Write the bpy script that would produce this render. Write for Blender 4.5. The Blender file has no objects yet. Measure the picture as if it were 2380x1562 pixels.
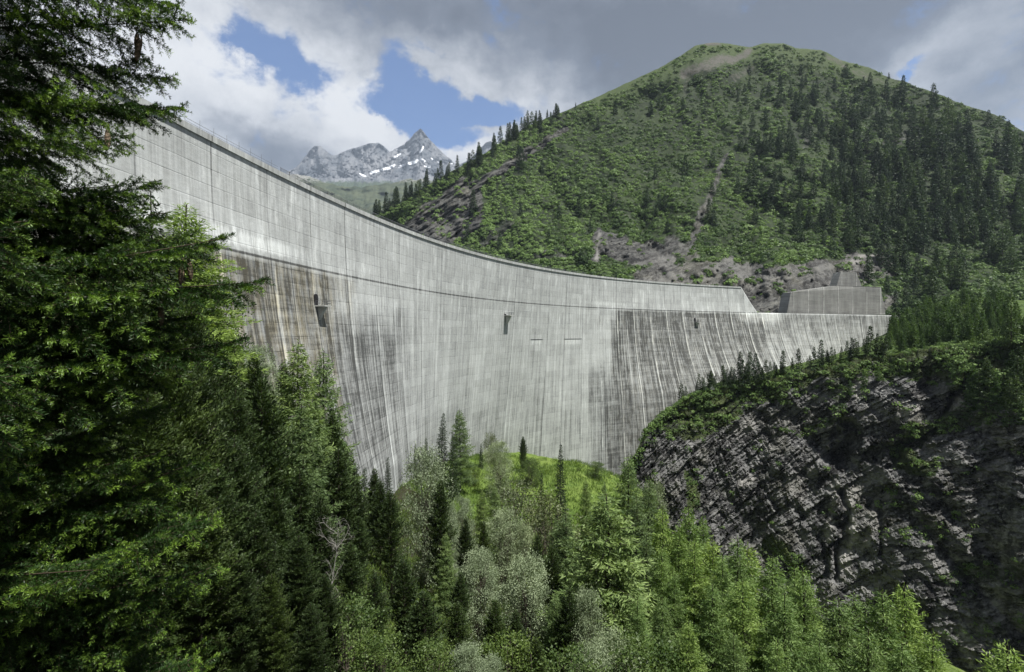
import bpy, math, random
import numpy as np
from mathutils import Vector, Matrix, Euler

random.seed(4)
np.seterr(over='ignore')
R = np.random.RandomState
SC = bpy.context.scene
COL = SC.collection
F, CX, HY = 1190.0, 1190.0, 773.0          # lens constant: 18 mm on a 36 mm wide sensor, level camera


def P(px, py, D):
    """world point seen along a direction of the survey photograph at distance D ahead"""
    return np.stack([(np.asarray(px, float) - CX) / F * D, np.asarray(D, float) + 0 * np.asarray(px, float),
                     (HY - np.asarray(py, float)) / F * D], -1)


def pl(x, pts):
    pts = np.array(pts, float)
    return np.interp(x, pts[:, 0], pts[:, 1])


# ------------------------------------------------------------------ noise
def _hash(ix, iy, iz, seed):
    h = (ix.astype(np.int64) * 374761393 + iy.astype(np.int64) * 668265263 + iz.astype(np.int64) * 2147483647 + seed * 1274126177) & 0xFFFFFFFF
    h = ((h ^ (h >> 13)) * 1274126177) & 0xFFFFFFFF
    h = ((h ^ (h >> 16)) * 2246822519) & 0xFFFFFFFF
    return ((h ^ (h >> 15)) & 0xFFFFFF) / float(0xFFFFFF)


def vnoise(p, seed=0):
    p = np.asarray(p, float)
    i = np.floor(p).astype(np.int64)
    f = p - i
    f = f * f * f * (f * (f * 6 - 15) + 10)
    x, y, z = i[..., 0], i[..., 1], i[..., 2]
    r = 0
    for dx in (0, 1):
        wx = f[..., 0] if dx else 1 - f[..., 0]
        for dy in (0, 1):
            wy = f[..., 1] if dy else 1 - f[..., 1]
            for dz in (0, 1):
                wz = f[..., 2] if dz else 1 - f[..., 2]
                r = r + wx * wy * wz * _hash(x + dx, y + dy, z + dz, seed)
    return r


def fbm(p, octv=4, seed=0, gain=.5, ridged=False):
    p = np.asarray(p, float)
    a, s, n = 1.0, 0, 0
    for o in range(octv):
        v = vnoise(p * 2 ** o + 17.3 * o, seed + o)
        if ridged:
            v = 1 - abs(2 * v - 1)
        s = s + a * v
        n += a
        a *= gain
    return s / n


def sst(a, b, x):
    t = np.clip((x - a) / (b - a), 0, 1)
    return t * t * (3 - 2 * t)


# ------------------------------------------------------------------ mesh helpers
def make_mesh(name, V, faces, mats=(), attrs=None, uv=None, smooth=False, mi=None):
    V = np.ascontiguousarray(V, dtype=np.float32).reshape(-1, 3)
    me = bpy.data.meshes.new(name)
    if isinstance(faces, np.ndarray):
        nf, k = faces.shape
        tot = np.full(nf, k, np.int32)
        idx = faces.astype(np.int32).ravel()
    else:
        tot = np.array([len(f) for f in faces], np.int32)
        idx = np.array([i for f in faces for i in f], np.int32)
        nf = len(tot)
    st = np.concatenate([[0], np.cumsum(tot)[:-1]]).astype(np.int32)
    me.vertices.add(len(V))
    me.vertices.foreach_set('co', V.ravel())
    me.loops.add(len(idx))
    me.loops.foreach_set('vertex_index', idx)
    me.polygons.add(nf)
    me.polygons.foreach_set('loop_start', st)
    me.polygons.foreach_set('loop_total', tot)
    me.polygons.foreach_set('use_smooth', np.full(nf, bool(smooth)))
    if mi is not None:
        me.polygons.foreach_set('material_index', np.asarray(mi, np.int32))
    me.update(calc_edges=True)
    for k_, a in (attrs or {}).items():
        a = np.asarray(a, np.float32)
        if a.ndim == 1:
            at = me.attributes.new(k_, 'FLOAT', 'POINT')
            at.data.foreach_set('value', a)
        else:
            at = me.attributes.new(k_, 'FLOAT_VECTOR', 'POINT')
            at.data.foreach_set('vector', a.ravel())
    if uv is not None:
        l = me.uv_layers.new(name='UVMap')
        l.data.foreach_set('uv', np.asarray(uv, np.float32)[idx].ravel())
    for m in (mats if isinstance(mats, (list, tuple)) else [mats]):
        me.materials.append(m)
    return me


def link(name, me, parent=None, loc=None, rot=None, scale=None):
    o = bpy.data.objects.new(name, me)
    COL.objects.link(o)
    if parent is not None:
        o.parent = parent
    if loc is not None:
        o.location = [float(v) for v in loc]
    if rot is not None:
        o.rotation_euler = [float(v) for v in rot]
    if scale is not None:
        o.scale = [float(v) for v in scale]
    return o


def tag(o, label=None, cat=None, group=None, kind=None):
    if label: o['label'] = label
    if cat: o['category'] = cat
    if group: o['group'] = group
    if kind: o['kind'] = kind
    return o


def grid_faces(nr, nc, flip=False):
    i = np.arange(nr - 1)[:, None] * nc + np.arange(nc - 1)[None]
    f = np.stack([i, i + 1, i + nc + 1, i + nc], -1).reshape(-1, 4)
    return f[:, ::-1] if flip else f


class Bag:
    """collects boxes, tubes and prisms into one mesh"""
    def __init__(s):
        s.v, s.f = [], []

    def add(s, V, Fs):
        b = len(s.v)
        s.v += [tuple(map(float, q)) for q in V]
        s.f += [tuple(i + b for i in f) for f in Fs]

    def box(s, c, sz, M=None):
        x, y, z = [k / 2 for k in sz]
        V = [Vector((a * x, b * y, d * z)) for d in (-1, 1) for a, b in ((-1, -1), (1, -1), (1, 1), (-1, 1))]
        if M is not None:
            V = [M @ q for q in V]
        s.add([q + Vector(c) for q in V], [(3, 2, 1, 0), (4, 5, 6, 7), (0, 1, 5, 4), (1, 2, 6, 5), (2, 3, 7, 6), (3, 0, 4, 7)])

    def tube(s, pts, rad, n=6, cap=True):
        pts = [Vector(p) for p in pts]
        rad = rad if hasattr(rad, '__len__') else [rad] * len(pts)
        V, Fs = [], []
        for k, p in enumerate(pts):
            d = (pts[min(k + 1, len(pts) - 1)] - pts[max(k - 1, 0)])
            d = d.normalized() if d.length > 1e-9 else Vector((0, 0, 1))
            a = d.cross(Vector((0, 0, 1)) if abs(d.z) < .9 else Vector((1, 0, 0))).normalized()
            b = d.cross(a)
            for j in range(n):
                t = 2 * math.pi * j / n
                V.append(p + (a * math.cos(t) + b * math.sin(t)) * rad[k])
        for k in range(len(pts) - 1):
            for j in range(n):
                Fs.append((k * n + j, k * n + (j + 1) % n, (k + 1) * n + (j + 1) % n, (k + 1) * n + j))
        if cap:
            Fs.append(tuple(range(n))[::-1])
            Fs.append(tuple((len(pts) - 1) * n + j for j in range(n)))
        s.add(V, Fs)

    def mesh(s, name, mats, smooth=False):
        return make_mesh(name, np.array(s.v), s.f, mats, smooth=smooth)


# ------------------------------------------------------------------ node helpers
class NT:
    def __init__(s, nt):
        s.t = nt
        nt.nodes.clear()

    def n(s, kind, ins=None, **kw):
        nd = s.t.nodes.new(kind)
        for k, v in kw.items():
            setattr(nd, k, v)
        for k, v in (ins or {}).items():
            s.set(nd.inputs[k], v)
        return nd

    def set(s, sock, v):
        if isinstance(v, bpy.types.NodeSocket):
            s.t.links.new(v, sock)
        elif isinstance(v, bpy.types.Node):
            s.t.links.new(v.outputs[0], sock)
        else:
            if hasattr(sock.default_value, '__len__') and not isinstance(sock.default_value, str):
                v = tuple(v) if hasattr(v, '__len__') else (v,) * 3
                if len(sock.default_value) == 4 and len(v) == 3:
                    v = v + (1,)
            sock.default_value = v

    def m(s, op, a, b=0.0, c=None, clamp=False):
        nd = s.t.nodes.new('ShaderNodeMath')
        nd.operation = op
        nd.use_clamp = clamp
        s.set(nd.inputs[0], a)
        s.set(nd.inputs[1], b)
        if c is not None:
            s.set(nd.inputs[2], c)
        return nd.outputs[0]

    def vm(s, op, a, b=None):
        nd = s.t.nodes.new('ShaderNodeVectorMath')
        nd.operation = op
        s.set(nd.inputs[0], a)
        if b is not None:
            s.set(nd.inputs[1], b)
        return nd.outputs['Value'] if op in ('LENGTH', 'DOT_PRODUCT') else nd.outputs[0]

    def mix(s, fac, a, b, blend='MIX'):
        nd = s.t.nodes.new('ShaderNodeMix')
        nd.data_type = 'RGBA'
        nd.blend_type = blend
        s.set(nd.inputs[0], fac)
        s.set(nd.inputs[6], a)
        s.set(nd.inputs[7], b)
        return nd.outputs[2]

    def ramp(s, fac, stops, interp='LINEAR'):
        nd = s.t.nodes.new('ShaderNodeValToRGB')
        nd.color_ramp.interpolation = interp
        e = nd.color_ramp.elements
        while len(e) < len(stops):
            e.new(.5)
        for el, (p, c) in zip(e, stops):
            el.position = p
            c = c if hasattr(c, '__len__') else (c, c, c)
            el.color = (*c, 1)
        s.set(nd.inputs[0], fac)
        return nd.outputs[0]

    def rng(s, x, a, b, c=0., d=1., smooth=True):
        nd = s.t.nodes.new('ShaderNodeMapRange')
        nd.interpolation_type = 'SMOOTHSTEP' if smooth else 'LINEAR'
        for k, v in zip(range(5), (x, a, b, c, d)):
            s.set(nd.inputs[k], v)
        return nd.outputs[0]

    def noise(s, vec, scale=1., detail=4., rough=.5, dist=0.):
        nd = s.n('ShaderNodeTexNoise', {'Vector': vec, 'Scale': scale, 'Detail': detail, 'Roughness': rough, 'Distortion': dist})
        return nd.outputs[0]

    def attr(s, name, out=2):
        return s.n('ShaderNodeAttribute', attribute_name=name).outputs[out]

    def xyz(s, x, y, z):
        return s.n('ShaderNodeCombineXYZ', {0: x, 1: y, 2: z}).outputs[0]


def material(name):
    m = bpy.data.materials.new(name)
    m.use_nodes = True
    return m, NT(m.node_tree)


def finish(g, color, rough=.8, spec=.3, bump=None, bump_d=.1, strength=1., shader=None):
    b = g.n('ShaderNodeBsdfPrincipled', {'Base Color': color, 'Roughness': rough, 'Specular IOR Level': spec})
    if bump is not None:
        bp = g.n('ShaderNodeBump', {'Height': bump, 'Distance': bump_d, 'Strength': strength})
        g.set(b.inputs['Normal'], bp)
    o = g.n('ShaderNodeOutputMaterial', {'Surface': b})
    return b


def plain(name, col, rough=.7, var=.25, scale=3.):
    m, g = material(name)
    tc = g.n('ShaderNodeTexCoord').outputs['Object']
    nz = g.noise(tc, scale, 5)
    c = g.mix(nz, [k * (1 - var) for k in col], [min(1, k * (1 + var)) for k in col])
    finish(g, c, rough, .3, nz, .02)
    return m


def foliage_mat(name, dark, light, transl=.35, rough=.55, spec=.25, objvar=.25, tip=None, tipcol=None):
    """leaves or needles: colour runs dark..light by the per-leaf attribute 'var'; some light passes through"""
    m, g = material(name)
    v = g.attr('var')
    rnd = g.n('ShaderNodeObjectInfo').outputs['Random']
    c = g.mix(v, dark, light)
    if tipcol is not None:
        c = g.mix(g.attr('tip'), c, tipcol)
    c = g.mix(1.0, c, g.ramp(rnd, [(0, (1 - objvar, 1 - objvar, 1 - objvar)), (.5, (1, 1, 1)), (1, (1 + objvar, 1 + objvar * .7, 1 - objvar * .4))]), 'MULTIPLY')
    b = g.n('ShaderNodeBsdfPrincipled', {'Base Color': c, 'Roughness': rough, 'Specular IOR Level': spec})
    t = g.n('ShaderNodeBsdfTranslucent', {'Color': g.mix(1.0, c, (1.25, 1.3, .6), 'MULTIPLY')})
    mx = g.n('ShaderNodeMixShader', {0: transl, 1: b.outputs[0], 2: t.outputs[0]})
    g.n('ShaderNodeOutputMaterial', {'Surface': mx})
    return m

# ------------------------------------------------------------------ camera, sun, sky
cam = bpy.data.cameras.new('camera')
cam.sensor_width = 36
cam.lens = 18
cam.shift_y = -8 / 2380
cam.clip_start = .05
cam.clip_end = 30000
co = bpy.data.objects.new('camera', cam)
COL.objects.link(co)
co.rotation_euler = (math.radians(90), 0, 0)
SC.camera = co

EXPO = 0.72
TO_SUN = Vector((.31, -.25, .88)).normalized()
sun = bpy.data.lights.new('sun', 'SUN')
sun.energy = 5.0
sun.angle = math.radians(.5)
sun.color = (1, .97, .92)
so = bpy.data.objects.new('sun', sun)
COL.objects.link(so)
so.rotation_euler = TO_SUN.to_track_quat('Z', 'Y').to_euler()

SC.view_settings.view_transform = 'Standard'
SC.view_settings.look = 'None'
SC.view_settings.exposure = EXPO
SC.view_settings.gamma = 1
SC.view_settings.use_curve_mapping = False


def azel(px, py):
    a = math.atan((px - CX) / F)
    return a, math.atan((HY - py) / math.hypot(F, px - CX))


def build_world():
    w = bpy.data.worlds.new('World')
    SC.world = w
    w.use_nodes = True
    g = NT(w.node_tree)
    d = g.n('ShaderNodeTexCoord').outputs['Generated']
    sp = g.n('ShaderNodeSeparateXYZ', {0: d})
    x, y, z = sp.outputs[0], sp.outputs[1], sp.outputs[2]
    az = g.m('ARCTAN2', x, y)
    el = g.m('ARCTAN2', z, g.m('SQRT', g.m('ADD', g.m('MULTIPLY', x, x), g.m('MULTIPLY', y, y))))
    ae = g.xyz(az, el, 0.)
    # domain warp so that every edge is ragged
    wp = g.n('ShaderNodeTexNoise', {'Vector': ae, 'Scale': 7., 'Detail': 8., 'Roughness': .66})
    aew = g.vm('ADD', ae, g.vm('MULTIPLY', g.vm('SUBTRACT', wp.outputs['Color'], (.5, .5, .5)), (.17, .12, 0)))

    def blob(px, py, rx, ry, rot=0., amp=1.):
        a, e = azel(px, py)
        k = 1 / F
        mp = g.n('ShaderNodeMapping', {'Vector': aew, 'Location': (a, e, 0), 'Rotation': (0, 0, math.radians(rot)),
                                       'Scale': (rx * k, ry * k, 1)}, vector_type='TEXTURE')
        l = g.vm('LENGTH', mp)
        ex = g.m('EXPONENT', g.m('MULTIPLY', g.m('MULTIPLY', l, l), -1.0))
        return g.m('MULTIPLY', ex, amp)

    def total(base, blobs):
        s = base
        for b in blobs:
            s = g.m('ADD', s, blob(*b))
        return s
    n1 = g.noise(g.vm('MULTIPLY', ae, (7, 10, 1)), 1., 9, .58, .3)
    n2 = g.noise(g.vm('MULTIPLY', ae, (3.2, 6, 1)), 1., 8, .55, .2)
    n3 = g.noise(g.vm('MULTIPLY', ae, (20, 30, 1)), 1., 7, .6, .2)
    holes = total(g.m('ADD', g.m('ADD', g.m('MULTIPLY', g.m('SUBTRACT', n1, .5), 1.15), g.m('MULTIPLY', g.m('SUBTRACT', n3, .5), .75)), .76), [
        (640, 138, 88, 48, -18, -.62), (575, 105, 50, 28, -30, -.25), (690, 165, 40, 30, 0, -.25),
        (930, 245, 90, 42, -5, -.62), (1060, 245, 120, 50, -12, -.72), (1140, 250, 70, 34, -5, -.4), (940, 165, 40, 50, 40, -.42), (1000, 110, 60, 16, 0, -.30),
        (1010, 305, 75, 38, 0, -.5), (1090, 325, 90, 14, -4, -.16), (850, 185, 40, 30, -30, -.2), (890, 240, 40, 20, 0, -.2),
        (2118, 182, 46, 12, 24, -.6),
        (870, 290, 60, 26, -20, .30), (1010, 145, 60, 34, 0, .30), (1120, 190, 60, 24, -15, .18), (1110, 298, 80, 14, -6, .22),
    ])
    cov = g.rng(holes, .30, .66)
    br = total(g.m('ADD', g.m('MULTIPLY', g.m('SUBTRACT', n2, .5), .62), g.m('ADD', g.m('MULTIPLY', g.m('SUBTRACT', n3, .5), .44), .50)), [
        (1750, 60, 560, 130, 0, -.56), (2050, 40, 240, 90, 0, -.14), (1500, 60, 260, 120, 0, -.08), (640, 335, 110, 50, -20, -.44), (500, 270, 90, 35, -25, -.20), (1000, 10, 420, 50, 0, -.24),
        (720, 40, 160, 60, 0, -.10),
        (250, 130, 340, 190, 0, .56), (850, 260, 130, 80, -35, .52), (1060, 150, 100, 50, -15, .30), (1250, 235, 130, 60, 0, .40), (1080, 350, 140, 45, 0, .45), (560, 200, 90, 60, -40, .2),
        (2160, 120, 190, 45, 32, .30), (2330, 60, 80, 40, 20, .12), (2340, 170, 120, 40, 30, -.26), (1400, 160, 160, 40, 30, -.05),
    ])
    br = g.m('SUBTRACT', br, g.m('ADD', g.rng(el, .60, .95, 0., .30), g.rng(y, -.05, -.5, 0., .12)))     # unseen sky overhead and behind, darkened to lower the ambient light
    K = 10 / 2 ** EXPO
    cc = g.ramp(br, [(0.0, (.085, .10, .135)), (.25, (.155, .18, .23)), (.5, (.36, .385, .435)), (.76, (.70, .72, .755)), (1.0, (.92, .93, .945))])
    cc = g.vm('SCALE', cc)
    cc.node.inputs['Scale'].default_value = K
    sky = g.n('ShaderNodeTexSky', sky_type='NISHITA', sun_disc=False, sun_elevation=math.asin(TO_SUN.z),
              sun_rotation=math.atan2(TO_SUN.x, TO_SUN.y), altitude=1700, air_density=1.0, dust_density=.4, ozone_density=1.5)
    skyc = g.vm('MULTIPLY', sky.outputs[0], (.58, .78, 1.0))
    c = g.mix(cov, skyc, cc)
    bg = g.n('ShaderNodeBackground', {'Color': c, 'Strength': .1})
    g.n('ShaderNodeOutputWorld', {'Surface': bg})
    w.cycles.sampling_method = 'MANUAL'
    w.cycles.sample_map_resolution = 1024


build_world()
SC.cycles.max_bounces = 5
SC.cycles.diffuse_bounces = 2
SC.cycles.glossy_bounces = 2
SC.cycles.transmission_bounces = 3
SC.cycles.transparent_max_bounces = 4
SC.cycles.volume_bounces = 0
SC.cycles.use_denoising = True
SC.cycles.use_adaptive_sampling = True
SC.cycles.adaptive_threshold = .02
SC.cycles.caustics_reflective = False
SC.cycles.caustics_refractive = False
SC.cycles.sample_clamp_indirect = 4
SC.render.use_persistent_data = False

# ------------------------------------------------------------------ the dam
H = 35.0                                    # crest above the camera
LJ = 15.4                                   # level of the walkway joint


def dam_plan():
    p = (-59.9376663, 35.8618024, .0956143355, .0460360898, 3.03079491, -1.96238395)
    s = np.arange(0, 651.)
    q = np.minimum(s, 545) / 500
    th = p[2] + p[3] * q + p[4] * q * q + p[5] * q ** 3
    thm = (th[1:] + th[:-1]) / 2
    x = p[0] + np.concatenate([[0], np.cumsum(np.sin(thm))])
    y = p[1] + np.concatenate([[0], np.cumsum(np.cos(thm))])
    return s, x, y, th


DS, DX, DY, DT = dam_plan()
_A = [(0, 0), (119, 0), (136, -.01), (170, -.05), (184, -.065), (233, -.085), (297, -.06), (329, .0), (414, 0), (700, 0)]
_B = [(0, .0028), (68, .0027), (103, .0018), (119, .0012), (136, .0007), (170, .0), (184, -.0001), (233, -.0003), (297, .0003), (329, .0007), (414, .0040), (476, .0048), (560, .003), (640, .0005)]


def _sm(pts):
    v = pl(np.arange(-60, 760.), pts)
    k = np.exp(-.5 * (np.arange(-45, 46) / 15.) ** 2)
    k /= k.sum()
    return np.convolve(np.pad(v, 45, mode='edge'), k, 'valid')


_AS, _BS = _sm(_A), _sm(_B)


def dam_point(s, h, off=0.0):
    """face point at arc length s, h metres below the crest, pushed downstream by off"""
    s = np.asarray(s, float)
    h = np.asarray(h, float)
    x, y, t = np.interp(s, DS, DX), np.interp(s, DS, DY), np.interp(s, DS, DT)
    a, b = np.interp(s, np.arange(-60, 760.), _AS), np.interp(s, np.arange(-60, 760.), _BS)
    hc = np.minimum(h, 75)
    n = a * h + b * hc * hc + 2 * b * 75 * (h - hc) * .5 + off
    return np.stack([x + n * np.cos(t), y - n * np.sin(t), H - h], -1)


def to_px(p):
    p = np.asarray(p)
    d = np.maximum(p[..., 1], .5)
    return CX + p[..., 0] / d * F, HY - p[..., 2] / d * F


def dam_find(px, py):
    """(s, h) of the face point seen in direction (px, py)"""
    s = np.arange(40, 640, 1.0)[:, None]
    h = np.arange(0, 115, .5)[None]
    x, y = to_px(dam_point(s + 0 * h, h + 0 * s))
    i = np.argmin((x - px) ** 2 + (y - py) ** 2)
    return 40 + (i // 230) * 1.0, (i % 230) * .5


S_END = 456.0                               # upper wall ends here, the lower one runs on
S_CUT = 471.0
HJ = H - LJ


def crest_h(s):
    return np.interp(s, [0, S_END, S_CUT, 700], [0, 0, HJ, HJ])


def concrete_mat(name='weathered_concrete', base=(.56, .585, .575), joint_every=16.1):
    """uv = metres along the wall, metres below the crest; attributes: stain, brown, lime"""
    m, g = material(name)
    uv = g.n('ShaderNodeTexCoord').outputs['UV']
    sp = g.n('ShaderNodeSeparateXYZ', {0: uv})
    u, v = sp.outputs[0], sp.outputs[1]
    stain = g.attr('stain')
    brown = g.attr('brown')
    clean = g.attr('clean')
    # cast panels
    un, vn = g.m('DIVIDE', g.m('SUBTRACT', u, 233.), joint_every), g.m('DIVIDE', v, 3.0)
    cell = g.n('ShaderNodeTexWhiteNoise', {'Vector': g.xyz(g.m('FLOOR', un), g.m('FLOOR', vn), 0.)}, noise_dimensions='3D').outputs[0]
    cellb = g.n('ShaderNodeTexWhiteNoise', {'Vector': g.xyz(g.m('FLOOR', g.m('MULTIPLY', un, 3)), g.m('FLOOR', vn), 3.)}, noise_dimensions='3D').outputs[0]
    # broad blotches, fine grain
    mott = g.noise(g.xyz(g.m('MULTIPLY', u, .09), g.m('MULTIPLY', v, .07), 0.), 1., 6, .65)
    grain = g.noise(g.xyz(g.m('MULTIPLY', u, .8), g.m('MULTIPLY', v, 1.6), 0.), 1., 6, .7)
    # runs of water: long thin vertical noise at three widths
    r1 = g.noise(g.xyz(g.m('MULTIPLY', u, .22), g.m('MULTIPLY', v, .010), 3.), 1., 5, .62)
    r2 = g.noise(g.xyz(g.m('MULTIPLY', u, .75), g.m('MULTIPLY', v, .020), 7.), 1., 4, .6)
    r3 = g.noise(g.xyz(g.m('MULTIPLY', u, 1.9), g.m('MULTIPLY', v, .05), 11.), 1., 3, .6)
    runs = g.m('ADD', g.m('MULTIPLY', r1, .42), g.m('ADD', g.m('MULTIPLY', r2, .36), g.m('MULTIPLY', r3, .22)))
    brk = g.noise(g.xyz(g.m('MULTIPLY', u, .5), g.m('MULTIPLY', v, .16), 5.), 1., 5, .65)
    ncl = g.m('SUBTRACT', 1., clean)
    dirt = g.rng(g.m('ADD', runs, g.m('MULTIPLY', g.m('SUBTRACT', brk, .5), .30)), .42, .60)
    dirt = g.m('MULTIPLY', dirt, ncl)
    r4 = g.noise(g.xyz(g.m('MULTIPLY', u, 1.25), g.m('MULTIPLY', v, .008), 21.), 1., 3, .7)
    val = g.m('ADD', g.m('ADD', .93, g.m('MULTIPLY', g.m('SUBTRACT', r1, .5), .55)), g.m('MULTIPLY', g.m('SUBTRACT', cell, .5), .10))
    val = g.m('ADD', val, g.m('MULTIPLY', g.m('SUBTRACT', cellb, .5), .07))
    val = g.m('ADD', val, g.m('MULTIPLY', g.m('SUBTRACT', mott, .5), .42))
    val = g.m('ADD', val, g.m('MULTIPLY', g.m('SUBTRACT', grain, .5), .40))
    val = g.m('SUBTRACT', val, g.m('MULTIPLY', dirt, .26))
    band = g.noise(g.xyz(g.m('MULTIPLY', u, .07), g.m('MULTIPLY', v, .75), 9.), 1., 5, .65)
    val = g.m('SUBTRACT', val, g.m('MULTIPLY', stain, g.m('ADD', .40, g.m('ADD', g.m('MULTIPLY', dirt, .26), g.m('MULTIPLY', g.m('SUBTRACT', band, .5), .55)))))
    # pale lime runs
    lime = g.rng(g.m('ADD', g.m('MULTIPLY', r2, .65), g.m('MULTIPLY', r3, .35)), .56, .66)
    lime = g.m('MULTIPLY', g.m('MULTIPLY', lime, ncl), g.rng(brk, .32, .55))
    val = g.m('ADD', val, g.m('MULTIPLY', lime, g.m('ADD', .34, g.m('MULTIPLY', stain, .26))))
    val = g.m('ADD', val, g.m('MULTIPLY', g.m('MULTIPLY', g.m('SUBTRACT', r4, .5), ncl), g.rng(v, HJ - 6, HJ + 8, .30, .95)))
    bloom = g.rng(g.noise(g.xyz(g.m('MULTIPLY', u, .45), g.m('MULTIPLY', v, .085), 31.), 1., 6, .68), .50, .68)
    val = g.m('ADD', val, g.m('MULTIPLY', ncl, g.m('SUBTRACT', g.m('MULTIPLY', bloom, g.rng(v, HJ, HJ + 25, .26, .12)), g.rng(v, HJ, HJ + 25, .09, .03))))
    val = g.m('ADD', val, g.m('MULTIPLY', g.m('SUBTRACT', brk, .5), .34))
    # lift lines
    fv = g.m('ABSOLUTE', g.m('SUBTRACT', g.m('FRACT', g.m('ADD', vn, g.m('MULTIPLY', grain, .05))), .5))
    ll = g.rng(fv, .455, .495)
    lb = g.rng(g.noise(g.xyz(g.m('MULTIPLY', u, .12), g.m('FLOOR', vn), 2.), 1., 4, .6), .40, .62)
    val = g.m('SUBTRACT', val, g.m('MULTIPLY', g.m('MULTIPLY', ll, lb), .24))
    # formwork boards
    fb = g.rng(g.m('ABSOLUTE', g.m('SUBTRACT', g.m('FRACT', g.m('MULTIPLY', v, 1.35)), .5)), .40, .5)
    val = g.m('SUBTRACT', val, g.m('MULTIPLY', fb, g.m('MULTIPLY', g.attr('board'), .16)))
    # vertical block joints with lime next to them
    wob = g.m('MULTIPLY', g.m('SUBTRACT', g.noise(g.xyz(0., g.m('MULTIPLY', v, .15), 0.), 1., 3), .5), .03)
    fu = g.m('SUBTRACT', g.m('FRACT', g.m('ADD', g.m('ADD', un, .5), wob)), .5)
    jl = g.rng(g.m('ABSOLUTE', fu), .005, .016, 1., 0.)
    jvis = g.n('ShaderNodeTexWhiteNoise', {'W': g.m('ROUND', un)}, noise_dimensions='1D').outputs[0]
    jfade = g.rng(g.noise(g.xyz(g.m('ROUND', un), g.m('MULTIPLY', v, .03), 4.), 1., 3), .3, .55)
    jd = g.m('MULTIPLY', jl, g.m('MULTIPLY', jfade, g.m('ADD', .16, g.m('MULTIPLY', jvis, .42))))
    jw = g.rng(g.m('ABSOLUTE', g.m('SUBTRACT', fu, .05)), .012, .05, 1., 0.)
    jwf = g.m('MULTIPLY', jw, g.m('MULTIPLY', g.rng(g.m('ADD', r2, g.m('MULTIPLY', g.m('SUBTRACT', brk, .5), .8)), .38, .62), g.m('ADD', .04, g.m('MULTIPLY', stain, .62))))
    val = g.m('ADD', g.m('SUBTRACT', val, jd), jwf)
    # the long walkway joint
    wj = g.rng(g.m('ABSOLUTE', g.m('SUBTRACT', v, HJ)), .12, .4, 1., 0.)
    val = g.m('SUBTRACT', val, g.m('MULTIPLY', wj, .5))
    # pale bloom and drips
    drip = g.attr('lime')
    dn = g.noise(g.xyz(g.m('MULTIPLY', u, 1.6), g.m('MULTIPLY', v, .08), 0.), 1., 3, .5)
    val = g.m('ADD', val, g.m('MULTIPLY', g.rng(g.m('ADD', dn, g.m('MULTIPLY', drip, .5)), .62, .82), g.m('MULTIPLY', drip, .6)))
    val = g.m('MAXIMUM', val, .13)
    c = g.vm('SCALE', base)
    g.set(c.node.inputs['Scale'], val)
    c = g.mix(g.m('MULTIPLY', g.m('MULTIPLY', brown, g.rng(brk, .3, .7)), .9), c, g.vm('MULTIPLY', c, (1.0, .87, .62)))
    finish(g, c, .85, .2, g.m('ADD', grain, g.m('MULTIPLY', ll, -.6)), .06, .6)
    return m


CONC = concrete_mat()
DCONC = concrete_mat('dark_weathered_concrete', (.33, .335, .32))
PLAINC = plain('pale_concrete', (.42, .43, .41), .85, .35, .6)
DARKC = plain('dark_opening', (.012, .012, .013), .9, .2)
STEEL = plain('dull_steel', (.075, .08, .085), .5, .3)
GALV = plain('grey_steel', (.18, .19, .20), .45, .3)


def capsule(px, py, x0, y0, x1, y1, r, soft=.5):
    d = np.hypot(x1 - x0, y1 - y0) + 1e-6
    ux, uy = (x1 - x0) / d, (y1 - y0) / d
    t = np.clip((px - x0) * ux + (py - y0) * uy, 0, d)
    q = np.hypot(px - x0 - t * ux, py - y0 - t * uy)
    return 1 - sst(r * (1 - soft), r * (1 + soft), q)


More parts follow.
